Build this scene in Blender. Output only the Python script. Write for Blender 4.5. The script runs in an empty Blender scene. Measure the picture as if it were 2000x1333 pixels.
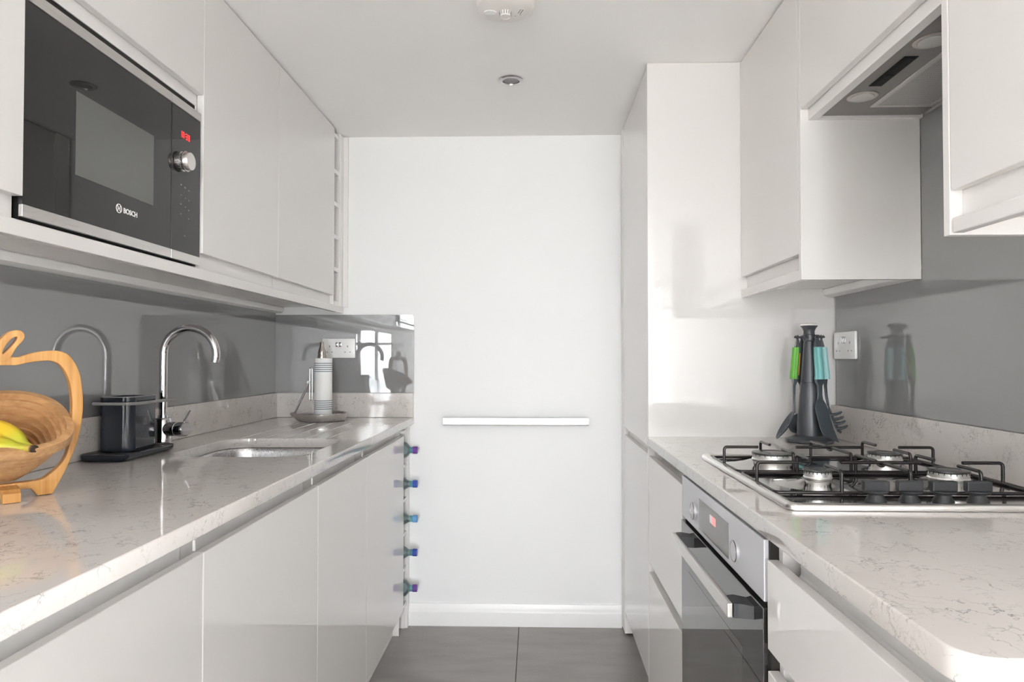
import bpy, bmesh, math, random
from mathutils import Vector, Matrix
random.seed(7)
SC = bpy.context.scene
COL = SC.collection
PI = math.pi

# ------------------------------------------------------------------ camera, sky, light, exposure
EYE = 1.161
cam_d = bpy.data.cameras.new('camera')
cam = bpy.data.objects.new('camera', cam_d); COL.objects.link(cam)
cam.location = (0, 0, EYE)
cam.rotation_euler = (math.radians(90 + 1.0709), 0, math.radians(1.6027))
cam_d.sensor_width = 36.0
cam_d.lens = 36.0 * 1314.1 / 2000
cam_d.shift_x = -9.85 / 2000
cam_d.shift_y = 11.16 / 2000
cam_d.clip_start = 0.02
SC.camera = cam

world = bpy.data.worlds.new('overcast_sky'); SC.world = world
world.use_nodes = True
wn = world.node_tree; wn.nodes.clear()
w_out = wn.nodes.new('ShaderNodeOutputWorld')
w_bg = wn.nodes.new('ShaderNodeBackground')
w_tc = wn.nodes.new('ShaderNodeTexCoord')
w_sep = wn.nodes.new('ShaderNodeSeparateXYZ')
w_ramp = wn.nodes.new('ShaderNodeValToRGB')
w_ramp.color_ramp.elements[0].position = 0.0
w_ramp.color_ramp.elements[0].color = (0.30, 0.30, 0.30, 1)
w_ramp.color_ramp.elements[1].position = 0.56
w_ramp.color_ramp.elements[1].color = (0.93, 0.965, 1.0, 1)
e = w_ramp.color_ramp.elements.new(0.47); e.color = (0.38, 0.40, 0.40, 1)
e = w_ramp.color_ramp.elements.new(0.51); e.color = (0.90, 0.945, 1.0, 1)
w_map = wn.nodes.new('ShaderNodeMapRange')
w_map.inputs['From Min'].default_value = -1; w_map.inputs['From Max'].default_value = 1
wn.links.new(w_tc.outputs['Generated'], w_sep.inputs[0])
wn.links.new(w_sep.outputs['Z'], w_map.inputs['Value'])
wn.links.new(w_map.outputs[0], w_ramp.inputs[0])
wn.links.new(w_ramp.outputs[0], w_bg.inputs['Color'])
w_bg.inputs['Strength'].default_value = 9.0
wn.links.new(w_bg.outputs[0], w_out.inputs['Surface'])

# unseen room behind the camera, its windows laid out for the light: back wall y, windows as (x0, x1, z0, z1)
Y_LIV = -4.0
X_LL, X_LR = -3.3, 2.7                                # side walls of that room
WINDOWS = [(-.52, 1.36, .10, 2.11)]  # middle panes show mirrored in the splashback; the rest is widened to add light
FILL_WINDOWS = [(X_LL, -3.85, -1.6, .85, 2.11), (X_LR, -3.85, -1.6, .12, 2.11)]      # unseen, added for fill light: x of the wall, y0, y1, z0, z1
def portal(loc, rot, w, h):                           # daylight portal in a window opening
    ld = bpy.data.lights.new('window_daylight', 'AREA')
    ld.shape = 'RECTANGLE'; ld.size = w; ld.size_y = h
    ld.cycles.is_portal = True
    lo = bpy.data.objects.new('window_daylight', ld); COL.objects.link(lo)
    lo.location = loc; lo.rotation_euler = rot         # -Z of the lamp looks into the room
H_ = math.radians(90)
for (x0, x1, z0, z1) in WINDOWS:
    portal(((x0 + x1) / 2, Y_LIV - .16, (z0 + z1) / 2), (H_, 0, 0), x1 - x0, z1 - z0)
for (xw, y0, y1, z0, z1) in FILL_WINDOWS:
    sg = -1 if xw < 0 else 1
    portal((xw + sg * .16, (y0 + y1) / 2, (z0 + z1) / 2), (H_, 0, -H_ if xw < 0 else H_), y1 - y0, z1 - z0)
SC.cycles.diffuse_bounces = 10
SC.cycles.glossy_bounces = 6
SC.cycles.max_bounces = 14
SC.cycles.transparent_max_bounces = 24
SC.cycles.sample_clamp_indirect = 6.0
SC.cycles.caustics_reflective = False
SC.cycles.caustics_refractive = False
vs = SC.view_settings
SC.display_settings.display_device = 'sRGB'
vs.view_transform = 'Standard'
vs.look = 'None'
vs.gamma = 1.0
vs.use_curve_mapping = False
vs.exposure = 2.72

# ------------------------------------------------------------------ materials
def new_mat(name):
    m = bpy.data.materials.new(name); m.use_nodes = True
    nt = m.node_tree
    return m, nt, nt.nodes['Principled BSDF']

def sset(b, **kw):
    for k, v in kw.items():
        k = k.replace('_', ' ')
        b.inputs[k].default_value = v if not isinstance(v, tuple) else (*v, 1.0)

def mat(name, col, rough=0.5, metal=0.0, spec=0.5, coat=0.0, ior=1.5, var=0.0, vscale=8.0, bump=0.0, bscale=200.0):
    m, nt, b = new_mat(name)
    sset(b, Roughness=rough, Metallic=metal)
    b.inputs['Specular IOR Level'].default_value = spec
    b.inputs['Coat Weight'].default_value = coat
    b.inputs['IOR'].default_value = ior
    b.inputs['Coat Roughness'].default_value = 0.03
    b.inputs['Base Color'].default_value = (*col, 1)
    tc = nt.nodes.new('ShaderNodeTexCoord')
    if var:
        nz = nt.nodes.new('ShaderNodeTexNoise'); nz.inputs['Scale'].default_value = vscale
        nz.inputs['Detail'].default_value = 4
        mx = nt.nodes.new('ShaderNodeMix'); mx.data_type = 'RGBA'
        mx.inputs[6].default_value = (*[c * (1 - var) for c in col], 1)
        mx.inputs[7].default_value = (*[min(1, c * (1 + var)) for c in col], 1)
        nt.links.new(tc.outputs['Object'], nz.inputs['Vector'])
        nt.links.new(nz.outputs['Fac'], mx.inputs[0])
        nt.links.new(mx.outputs[2], b.inputs['Base Color'])
    if bump:
        n2 = nt.nodes.new('ShaderNodeTexNoise'); n2.inputs['Scale'].default_value = bscale
        bp = nt.nodes.new('ShaderNodeBump'); bp.inputs['Strength'].default_value = bump
        bp.inputs['Distance'].default_value = 0.001
        nt.links.new(tc.outputs['Object'], n2.inputs['Vector'])
        nt.links.new(n2.outputs['Fac'], bp.inputs['Height'])
        nt.links.new(bp.outputs[0], b.inputs['Normal'])
    return m

def brushed(name, col, rough, axis, strength=0.06):
    """metal with fine brushing lines along one axis (0, 1 or 2)"""
    m, nt, b = new_mat(name)
    sset(b, Roughness=rough, Metallic=1.0)
    tc = nt.nodes.new('ShaderNodeTexCoord'); mp = nt.nodes.new('ShaderNodeMapping')
    sc = [900, 900, 900]; sc[axis] = 12
    mp.inputs['Scale'].default_value = sc
    nz = nt.nodes.new('ShaderNodeTexNoise'); nz.inputs['Scale'].default_value = 1.0
    nt.links.new(tc.outputs['Object'], mp.inputs[0]); nt.links.new(mp.outputs[0], nz.inputs['Vector'])
    mr = nt.nodes.new('ShaderNodeMapRange')
    mr.inputs['To Min'].default_value = max(0.02, rough - strength); mr.inputs['To Max'].default_value = rough + strength
    nt.links.new(nz.outputs['Fac'], mr.inputs['Value']); nt.links.new(mr.outputs[0], b.inputs['Roughness'])
    mx = nt.nodes.new('ShaderNodeMix'); mx.data_type = 'RGBA'
    mx.inputs[6].default_value = (*[c * .93 for c in col], 1); mx.inputs[7].default_value = (*col, 1)
    nt.links.new(nz.outputs['Fac'], mx.inputs[0]); nt.links.new(mx.outputs[2], b.inputs['Base Color'])
    return m

def quartz_mat():
    m, nt, b = new_mat('veined_quartz')
    L = nt.links
    geo = nt.nodes.new('ShaderNodeNewGeometry')
    def noise(scale, detail=3.0, rough=0.5, vec=None):
        n = nt.nodes.new('ShaderNodeTexNoise')
        n.inputs['Scale'].default_value = scale; n.inputs['Detail'].default_value = detail
        n.inputs['Roughness'].default_value = rough
        L.new(vec or geo.outputs['Position'], n.inputs['Vector'])
        return n
    def veins(vscale, dist, width, mask_scale, lo, hi):
        dn = noise(11.0, 5.0, 0.65)
        sub = nt.nodes.new('ShaderNodeVectorMath'); sub.operation = 'SUBTRACT'
        sub.inputs[1].default_value = (.5, .5, .5); L.new(dn.outputs['Color'], sub.inputs[0])
        sc = nt.nodes.new('ShaderNodeVectorMath'); sc.operation = 'SCALE'; sc.inputs['Scale'].default_value = dist
        L.new(sub.outputs[0], sc.inputs[0])
        add = nt.nodes.new('ShaderNodeVectorMath'); add.operation = 'ADD'
        L.new(geo.outputs['Position'], add.inputs[0]); L.new(sc.outputs[0], add.inputs[1])
        vo = nt.nodes.new('ShaderNodeTexVoronoi'); vo.feature = 'DISTANCE_TO_EDGE'
        vo.inputs['Scale'].default_value = vscale; L.new(add.outputs[0], vo.inputs['Vector'])
        r = nt.nodes.new('ShaderNodeMapRange'); r.inputs['From Min'].default_value = 0.0
        r.inputs['From Max'].default_value = width; r.inputs['To Min'].default_value = 1; r.inputs['To Max'].default_value = 0
        L.new(vo.outputs['Distance'], r.inputs['Value'])
        mk = noise(mask_scale, 3.0, 0.55)
        mr = nt.nodes.new('ShaderNodeMapRange'); mr.inputs['From Min'].default_value = lo; mr.inputs['From Max'].default_value = hi
        L.new(mk.outputs['Fac'], mr.inputs['Value'])
        mu = nt.nodes.new('ShaderNodeMath'); mu.operation = 'MULTIPLY'
        L.new(r.outputs[0], mu.inputs[0]); L.new(mr.outputs[0], mu.inputs[1])
        return mu
    v1 = veins(20.0, 0.15, 0.027, 15.0, 0.50, 0.64)
    v2 = veins(36.0, 0.12, 0.055, 18.0, 0.48, 0.66)
    half = nt.nodes.new('ShaderNodeMath'); half.operation = 'MULTIPLY'; half.inputs[1].default_value = 0.6
    L.new(v2.outputs[0], half.inputs[0])
    mx = nt.nodes.new('ShaderNodeMath'); mx.operation = 'MAXIMUM'
    L.new(v1.outputs[0], mx.inputs[0]); L.new(half.outputs[0], mx.inputs[1])
    cl = noise(9.0, 5.0, 0.6)
    base = nt.nodes.new('ShaderNodeMix'); base.data_type = 'RGBA'
    base.inputs[6].default_value = (0.58, 0.545, 0.52, 1); base.inputs[7].default_value = (0.675, 0.64, 0.615, 1)
    L.new(cl.outputs['Fac'], base.inputs[0])
    fin = nt.nodes.new('ShaderNodeMix'); fin.data_type = 'RGBA'
    fin.inputs[7].default_value = (0.22, 0.205, 0.20, 1)
    L.new(mx.outputs[0], fin.inputs[0]); L.new(base.outputs[2], fin.inputs[6])
    L.new(fin.outputs[2], b.inputs['Base Color'])
    sset(b, Roughness=0.05); b.inputs['IOR'].default_value = 1.62
    return m

def bamboo_mat(name, axis, c1, c2, rough=0.38):
    m, nt, b = new_mat(name)
    tc = nt.nodes.new('ShaderNodeTexCoord'); mp = nt.nodes.new('ShaderNodeMapping')
    sc = [150, 150, 150]; sc[axis] = 5
    mp.inputs['Scale'].default_value = sc
    n1 = nt.nodes.new('ShaderNodeTexNoise'); n1.inputs['Scale'].default_value = 1; n1.inputs['Detail'].default_value = 4
    n2 = nt.nodes.new('ShaderNodeTexNoise'); n2.inputs['Scale'].default_value = 0.28
    for n in (n1, n2):
        nt.links.new(mp.outputs[0], n.inputs['Vector'])
    nt.links.new(tc.outputs['Object'], mp.inputs[0])
    ad = nt.nodes.new('ShaderNodeMath'); ad.operation = 'ADD'
    nt.links.new(n1.outputs['Fac'], ad.inputs[0]); nt.links.new(n2.outputs['Fac'], ad.inputs[1])
    rp = nt.nodes.new('ShaderNodeMapRange'); rp.inputs['From Min'].default_value = 0.7; rp.inputs['From Max'].default_value = 1.3
    nt.links.new(ad.outputs[0], rp.inputs['Value'])
    mx = nt.nodes.new('ShaderNodeMix'); mx.data_type = 'RGBA'
    mx.inputs[6].default_value = (*c1, 1); mx.inputs[7].default_value = (*c2, 1)
    nt.links.new(rp.outputs[0], mx.inputs[0]); nt.links.new(mx.outputs[2], b.inputs['Base Color'])
    sset(b, Roughness=rough)
    return m

def banana_mat():
    """yellow skin, greener towards the stem, brown at the very tip (along the fruit's own texture length)"""
    m, nt, b = new_mat('banana_skin')
    at = nt.nodes.new('ShaderNodeAttribute'); at.attribute_name = 'along'
    rp = nt.nodes.new('ShaderNodeValToRGB'); cr = rp.color_ramp
    cr.elements[0].position = 0.0; cr.elements[0].color = (0.05, 0.03, 0.015, 1)
    cr.elements[1].position = 1.0; cr.elements[1].color = (0.10, 0.06, 0.02, 1)
    for p, c in ((.03, (.10, .06, .03)), (.06, (.55, .36, .07)), (.12, (.46, .44, .05)), (.28, (.48, .47, .03)), (.44, (.74, .50, .03)), (.93, (.76, .48, .03)), (.97, (.25, .16, .04))):
        e = cr.elements.new(p); e.color = (*c, 1)
    nt.links.new(at.outputs['Fac'], rp.inputs[0]); nt.links.new(rp.outputs[0], b.inputs['Base Color'])
    sset(b, Roughness=0.42)
    return m

def emit_mat(name, col, s):
    m, nt, b = new_mat(name)
    b.inputs['Base Color'].default_value = (0.02, 0.01, 0.01, 1)
    b.inputs['Emission Color'].default_value = (*col, 1); b.inputs['Emission Strength'].default_value = s
    return m

def pane_mat(name, tint=(1, 1, 1), gloss=1.0):
    m, nt, b = new_mat(name)
    nt.nodes.remove(b); out = nt.nodes['Material Output']
    tr = nt.nodes.new('ShaderNodeBsdfTransparent'); tr.inputs[0].default_value = (*tint, 1)
    gl = nt.nodes.new('ShaderNodeBsdfGlossy'); gl.inputs['Roughness'].default_value = 0.02
    fr = nt.nodes.new('ShaderNodeFresnel'); fr.inputs['IOR'].default_value = 1.5
    mx = nt.nodes.new('ShaderNodeMixShader')
    if gloss != 1.0:
        mu = nt.nodes.new('ShaderNodeMath'); mu.operation = 'MULTIPLY'; mu.inputs[1].default_value = gloss
        nt.links.new(fr.outputs[0], mu.inputs[0]); nt.links.new(mu.outputs[0], mx.inputs[0])
    else:
        nt.links.new(fr.outputs[0], mx.inputs[0])
    nt.links.new(tr.outputs[0], mx.inputs[1]); nt.links.new(gl.outputs[0], mx.inputs[2])
    nt.links.new(mx.outputs[0], out.inputs['Surface'])
    return m

def pet_mat(name, tint, body, f):
    """thin clear plastic: mostly see-through, a little milky, glossy at the edges"""
    m = pane_mat(name, tint, .7); nt = m.node_tree
    out = nt.nodes['Material Output']; old = out.inputs['Surface'].links[0].from_node
    df = nt.nodes.new('ShaderNodeBsdfDiffuse'); df.inputs[0].default_value = (*body, 1)
    tl = nt.nodes.new('ShaderNodeBsdfTranslucent'); tl.inputs[0].default_value = (*body, 1)
    m1 = nt.nodes.new('ShaderNodeMixShader'); m1.inputs[0].default_value = .5
    nt.links.new(df.outputs[0], m1.inputs[1]); nt.links.new(tl.outputs[0], m1.inputs[2])
    m2 = nt.nodes.new('ShaderNodeMixShader'); m2.inputs[0].default_value = f
    nt.links.new(old.outputs[0], m2.inputs[1]); nt.links.new(m1.outputs[0], m2.inputs[2])
    nt.links.new(m2.outputs[0], out.inputs['Surface'])
    return m

def blind_mat():
    m, nt, b = new_mat('added_blind_cloth'); nt.nodes.remove(b); out = nt.nodes['Material Output']
    tl = nt.nodes.new('ShaderNodeBsdfTranslucent'); tl.inputs[0].default_value = (.85, .85, .85, 1)
    df = nt.nodes.new('ShaderNodeBsdfDiffuse'); df.inputs[0].default_value = (.85, .85, .84, 1)
    mx = nt.nodes.new('ShaderNodeMixShader'); mx.inputs[0].default_value = .42
    nt.links.new(tl.outputs[0], mx.inputs[1]); nt.links.new(df.outputs[0], mx.inputs[2])
    nt.links.new(mx.outputs[0], out.inputs['Surface'])
    return m

def bands_mat(name, base, band, z_bands, half):
    """paper with printed stripes at given heights (object Z)"""
    m, nt, b = new_mat(name)
    tc = nt.nodes.new('ShaderNodeTexCoord'); sp = nt.nodes.new('ShaderNodeSeparateXYZ')
    nt.links.new(tc.outputs['Object'], sp.inputs[0])
    acc = None
    for z in z_bands:
        s = nt.nodes.new('ShaderNodeMath'); s.operation = 'COMPARE'
        s.inputs[1].default_value = z; s.inputs[2].default_value = half
        nt.links.new(sp.outputs['Z'], s.inputs[0])
        if acc is None:
            acc = s
        else:
            a = nt.nodes.new('ShaderNodeMath'); a.operation = 'MAXIMUM'
            nt.links.new(acc.outputs[0], a.inputs[0]); nt.links.new(s.outputs[0], a.inputs[1]); acc = a
    mx = nt.nodes.new('ShaderNodeMix'); mx.data_type = 'RGBA'
    mx.inputs[6].default_value = (*base, 1); mx.inputs[7].default_value = (*band, 1)
    nt.links.new(acc.outputs[0], mx.inputs[0]); nt.links.new(mx.outputs[2], b.inputs['Base Color'])
    sset(b, Roughness=0.5)
    return m

def mesh_filter_mat():
    m, nt, b = new_mat('aluminium_filter_mesh')
    tc = nt.nodes.new('ShaderNodeTexCoord')
    w1 = nt.nodes.new('ShaderNodeTexWave'); w1.inputs['Scale'].default_value = 55; w1.bands_direction = 'X'
    w2 = nt.nodes.new('ShaderNodeTexWave'); w2.inputs['Scale'].default_value = 55; w2.bands_direction = 'Y'
    for w in (w1, w2):
        nt.links.new(tc.outputs['Object'], w.inputs['Vector'])
    mu = nt.nodes.new('ShaderNodeMath'); mu.operation = 'MULTIPLY'
    nt.links.new(w1.outputs['Fac'], mu.inputs[0]); nt.links.new(w2.outputs['Fac'], mu.inputs[1])
    mx = nt.nodes.new('ShaderNodeMix'); mx.data_type = 'RGBA'
    mx.inputs[6].default_value = (.62, .61, .60, 1); mx.inputs[7].default_value = (.22, .21, .21, 1)
    nt.links.new(mu.outputs[0], mx.inputs[0]); nt.links.new(mx.outputs[2], b.inputs['Base Color'])
    sset(b, Roughness=0.4, Metallic=0.7)
    bp = nt.nodes.new('ShaderNodeBump'); bp.inputs['Strength'].default_value = .5; bp.inputs['Distance'].default_value = .001
    nt.links.new(mu.outputs[0], bp.inputs['Height']); nt.links.new(bp.outputs[0], b.inputs['Normal'])
    return m

def tile_mat():
    m, nt, b = new_mat('dark_stone_tile')
    geo = nt.nodes.new('ShaderNodeNewGeometry')
    n1 = nt.nodes.new('ShaderNodeTexNoise'); n1.inputs['Scale'].default_value = 4; n1.inputs['Detail'].default_value = 8
    n2 = nt.nodes.new('ShaderNodeTexNoise'); n2.inputs['Scale'].default_value = 160
    mp = nt.nodes.new('ShaderNodeMapping'); mp.inputs['Scale'].default_value = (1.0, 3.2, 1.0)
    nt.links.new(geo.outputs['Position'], mp.inputs[0])
    nt.links.new(mp.outputs[0], n1.inputs['Vector']); nt.links.new(geo.outputs['Position'], n2.inputs['Vector'])
    ad = nt.nodes.new('ShaderNodeMath'); ad.operation = 'MULTIPLY_ADD'; ad.inputs[1].default_value = .35
    nt.links.new(n2.outputs['Fac'], ad.inputs[0]); nt.links.new(n1.outputs['Fac'], ad.inputs[2])
    rp = nt.nodes.new('ShaderNodeMapRange'); rp.inputs['From Min'].default_value = .4; rp.inputs['From Max'].default_value = .95
    nt.links.new(ad.outputs[0], rp.inputs['Value'])
    mx = nt.nodes.new('ShaderNodeMix'); mx.data_type = 'RGBA'
    mx.inputs[6].default_value = (.25, .235, .225, 1); mx.inputs[7].default_value = (.34, .325, .315, 1)
    nt.links.new(rp.outputs[0], mx.inputs[0]); nt.links.new(mx.outputs[2], b.inputs['Base Color'])
    sset(b, Roughness=0.32)
    return m

M = dict(
    wall=mat('white_wall_paint', (.875, .875, .875), .5, bump=.05, bscale=350),
    ceil=mat('white_ceiling_paint', (.90, .89, .883), .7, bump=.05, bscale=300),
    trim=mat('white_gloss_trim', (.86, .855, .85), .3),
    door=mat('white_gloss_lacquer', (.735, .714, .70), .02, ior=1.75),
    body=mat('white_satin_board', (.80, .78, .767), .3),
    rail=mat('white_satin_profile', (.83, .825, .82), .28),
    splash=mat('grey_back_painted_glass', (.255, .254, .260), .0, ior=1.8),
    quartz=quartz_mat(),
    steel=brushed('brushed_steel', (.72, .70, .68), .30, 1),
    steel_x=brushed('brushed_steel_crosswise', (.74, .72, .70), .26, 0),
    panel_steel=mat('pale_steel_panel', (.62, .62, .655), .38, .35, bump=.03, bscale=300),
    sink=brushed('sink_steel', (.62, .62, .63), .28, 2, .1),
    hobtop=mat('polished_hob_steel', (.50, .49, .48), .10, 1.0),
    chrome=mat('chrome', (.52, .51, .52), .04, 1.0),
    nickel=mat('satin_nickel', (.55, .50, .46), .18, 1.0),
    burner=mat('cast_aluminium', (.86, .85, .83), .28, .8),
    enamel=mat('black_enamel', (.018, .014, .015), .22),
    capblk=mat('satin_black_enamel', (.045, .044, .044), .22),
    knobblk=mat('dark_grey_plastic', (.024, .025, .028), .45, bump=.05, bscale=500),
    blkglass=mat('black_glass', (.020, .019, .018), .0, ior=2.0),
    mwglass=mat('smoked_dark_glass', (.020, .019, .019), .0),
    mwwin=mat('grey_window_screen', (.125, .127, .123), .0),
    black=mat('black_plastic', (.010, .010, .010), .6, spec=.2),
    hoodgrey=mat('grey_hood_paint', (.26, .245, .235), .38, .3),
    lens=mat('frosted_lamp_lens', (.60, .60, .57), .25),
    ring=mat('satin_lamp_ring', (.52, .48, .44), .3, .6),
    filter=mesh_filter_mat(),
    white=mat('white_plastic', (.86, .85, .84), .25),
    cream=mat('off_white_plastic', (.80, .77, .74), .4),
    greyslot=mat('grey_plastic', (.25, .25, .25), .4),
    navy=mat('dark_slate_gloss_plastic', (.017, .022, .032), .07),
    greyrim=mat('grey_plastic_rim', (.24, .235, .23), .35),
    traytop=mat('dark_taupe_plastic', (.11, .105, .10), .25),
    slate=mat('slate_grey_nylon', (.055, .068, .080), .36),
    charcoal=mat('charcoal_plastic', (.070, .074, .084), .34),
    green=mat('leaf_green_grip', (.13, .42, .05), .4),
    teal=mat('teal_grip', (.17, .45, .45), .4),
    aqua=mat('pale_aqua_grip', (.34, .60, .60), .4),
    orange=mat('orange_grip_lining', (.55, .25, .02), .4),
    bamboo=bamboo_mat('bamboo_board', 2, (.50, .235, .06), (.72, .395, .135)),
    ringwood=bamboo_mat('acacia_rings', 0, (.42, .22, .09), (.60, .36, .175), .42),
    banana=banana_mat(),
    dark_hole=mat('dark_hole_brown', (.035, .022, .015), .7, var=.3, vscale=90),
    paper=bands_mat('striped_paper', (.88, .88, .87), (.17, .235, .28), [.030 + .0085 * i for i in range(5)] + [.185 + .0085 * i for i in range(5)], .0016),
    tile=tile_mat(),
    grout=mat('dark_grout', (.06, .055, .05), .8),
    pane=pane_mat('clear_window_pane'),
    pet=pet_mat('pale_teal_bottle_plastic', (.92, .97, .97), (.62, .76, .78), .22),
    capviolet=mat('violet_cap', (.16, .05, .34), .35),
    capblue=mat('royal_blue_cap', (.03, .07, .40), .35),
    capsky=mat('sky_blue_cap', (.14, .38, .72), .35),
    neckring=mat('aqua_neck_plastic', (.10, .30, .32), .3),
    blind=blind_mat(),
    water=pane_mat('bottled_water', (.90, .96, .97), .6),
    red=emit_mat('red_display', (1, .03, .03), .30),
    pink=emit_mat('pink_display', (1, .35, .33), .16),
    paledisp=emit_mat('pale_display', (.8, .74, .74), .12),
    dispgrey=mat('grey_display_glass', (.17, .165, .16), .03),
    ovwin=mat('oven_window_glass', (.055, .053, .050), .0, ior=2.0),
    mark=mat('grey_print', (.14, .14, .14), .5),
    logo=mat('silver_print', (.80, .80, .79), .4),
    gap=mat('painted_gap_shade', (.02, .018, .016), .8),  # near-black that paints the shade inside narrow gaps
    carpet=mat('pale_oak_floor', (.60, .56, .51), .5, var=.1),
)

# ------------------------------------------------------------------ mesh helpers
class MB:
    def __init__(s): s.bm = bmesh.new(); s.flat = True
    def box(s, x0, x1, y0, y1, z0, z1, bevel=0.0, seg=2):
        x0, x1 = min(x0, x1), max(x0, x1); y0, y1 = min(y0, y1), max(y0, y1); z0, z1 = min(z0, z1), max(z0, z1)
        r = bmesh.ops.create_cube(s.bm, size=1.0)
        vs_ = r['verts']
        bmesh.ops.scale(s.bm, vec=(x1 - x0, y1 - y0, z1 - z0), verts=vs_)
        bmesh.ops.translate(s.bm, vec=((x0 + x1) / 2, (y0 + y1) / 2, (z0 + z1) / 2), verts=vs_)
        if bevel:
            es = list({e for v in vs_ for e in v.link_edges})
            bmesh.ops.bevel(s.bm, geom=es, offset=bevel, segments=seg, affect='EDGES', profile=.5)
        return s
    def rings(s, rings, cap0=True, cap1=True, closed=False):
        """loft a list of rings of points"""
        s.flat = False
        R = [[s.bm.verts.new(p) for p in r] for r in rings]
        n = len(R[0])
        pairs = list(zip(R[:-1], R[1:]))
        if closed: pairs.append((R[-1], R[0]))
        for a, b in pairs:
            for i in range(n):
                j = (i + 1) % n
                try: s.bm.faces.new((a[i], a[j], b[j], b[i]))
                except ValueError: pass
        if not closed:
            if cap0: s.bm.faces.new(list(reversed(R[0])))
            if cap1: s.bm.faces.new(R[-1])
        return s
    def lathe(s, prof, c=(0, 0, 0), axis='z', n=40, cap0=True, cap1=True):
        """prof: (radius, height) pairs along the axis"""
        out = []
        for r, h in prof:
            ring = []
            for i in range(n):
                a = 2 * PI * i / n
                x, y = max(r, 1e-5) * math.cos(a), max(r, 1e-5) * math.sin(a)
                if axis == 'z': p = (c[0] + x, c[1] + y, c[2] + h)
                elif axis == 'x': p = (c[0] + h, c[1] + x, c[2] + y)
                else: p = (c[0] + y, c[1] + h, c[2] + x)
                ring.append(p)
            out.append(ring)
        return s.rings(out, cap0, cap1)
    def tube(s, path, r, n=10, closed=False):
        P = [Vector(p) for p in path]; rs = r if isinstance(r, (list, tuple)) else [r] * len(P)
        out = []; prev = None
        for i, p in enumerate(P):
            if closed: t = (P[(i + 1) % len(P)] - P[i - 1]).normalized()
            else: t = (P[min(i + 1, len(P) - 1)] - P[max(i - 1, 0)]).normalized()
            if prev is None:
                ref = Vector((0, 0, 1)) if abs(t.z) < .9 else Vector((1, 0, 0))
                nrm = (ref - t * ref.dot(t)).normalized()
            else:
                nrm = (prev - t * prev.dot(t)).normalized()
            prev = nrm; bn = t.cross(nrm)
            out.append([p + nrm * (rs[i] * math.cos(2 * PI * k / n)) + bn * (rs[i] * math.sin(2 * PI * k / n)) for k in range(n)])
        return s.rings(out, closed=closed)
    def prism(s, poly, f0, f1):
        """poly: 2D points; f0/f1 map a 2D point to 3D on the two end faces"""
        return s.rings([[f0(p) for p in poly], [f1(p) for p in poly]])
    def add(s, mesh):
        s.bm.from_mesh(mesh); return s
    def build(s, name, m, parent=None, smooth=40, **props):
        bmesh.ops.recalc_face_normals(s.bm, faces=s.bm.faces[:])
        me = bpy.data.meshes.new(name); s.bm.to_mesh(me); s.bm.free()
        return link(name, me, m, parent, 0 if s.flat else smooth, **props)

def world_loc(o):
    v = Vector((0, 0, 0))
    while o is not None:
        v += o.location; o = o.parent
    return v

def link(name, me, m, parent=None, smooth=40, **props):
    if m is not None:
        me.materials.clear(); me.materials.append(m)
    if smooth:
        me.polygons.foreach_set('use_smooth', [True] * len(me.polygons))
        me.set_sharp_from_angle(angle=math.radians(smooth))
    if parent is not None:
        me.transform(Matrix.Translation(-world_loc(parent)))
    o = bpy.data.objects.new(name, me); COL.objects.link(o)
    if parent is not None: o.parent = parent
    for k, v in props.items(): o[k] = v
    return o

def thing(name, loc, label, cat, group=None):
    o = bpy.data.objects.new(name, None); COL.objects.link(o)
    o.empty_display_size = .05
    o.location = loc; o['label'] = label; o['category'] = cat; o['kind'] = 'thing'
    if group: o['group'] = group
    return o

def single(name, mb, m, loc, label, cat, group=None, smooth=40):
    """a thing that is one mesh, with its origin at loc"""
    bmesh.ops.recalc_face_normals(mb.bm, faces=mb.bm.faces[:])
    me = bpy.data.meshes.new(name); mb.bm.to_mesh(me); mb.bm.free()
    me.transform(Matrix.Translation(-Vector(loc)))
    o = link(name, me, m, None, 0 if mb.flat else smooth)
    o.location = loc; o['label'] = label; o['category'] = cat; o['kind'] = 'thing'
    if group: o['group'] = group
    return o

def box(name, m, parent, x0, x1, y0, y1, z0, z1, bevel=.0012, **p):
    return MB().box(x0, x1, y0, y1, z0, z1, bevel).build(name, m, parent, **p)

def struct(name, mb, m, smooth=40):
    o = mb.build(name, m, None, smooth); o['kind'] = 'structure'; return o

def rrect(x0, x1, y0, y1, r, n=6):
    pts = []
    for cx, cy, a0 in ((x1 - r, y1 - r, 0), (x0 + r, y1 - r, 90), (x0 + r, y0 + r, 180), (x1 - r, y0 + r, 270)):
        for i in range(n + 1):
            a = math.radians(a0 + 90 * i / n)
            pts.append((cx + r * math.cos(a), cy + r * math.sin(a)))
    return pts

def smooth_poly(pts, sub=5, closed=True):
    n = len(pts); out = []
    rng = range(n) if closed else range(n - 1)
    for i in rng:
        if closed: p0, p1, p2, p3 = pts[i - 1], pts[i], pts[(i + 1) % n], pts[(i + 2) % n]
        else: p0, p1, p2, p3 = pts[max(i - 1, 0)], pts[i], pts[i + 1], pts[min(i + 2, n - 1)]
        for k in range(sub):
            t = k / sub
            out.append(tuple(.5 * (2 * b + (c - a) * t + (2 * a - 5 * b + 4 * c - d) * t * t + (-a + 3 * b - 3 * c + d) * t ** 3)
                             for a, b, c, d in zip(p0, p1, p2, p3)))
    if not closed: out.append(tuple(pts[-1]))
    return out

def eval_mesh(o):
    dg = bpy.context.evaluated_depsgraph_get()
    me = bpy.data.meshes.new_from_object(o.evaluated_get(dg), depsgraph=dg)
    return me

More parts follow.
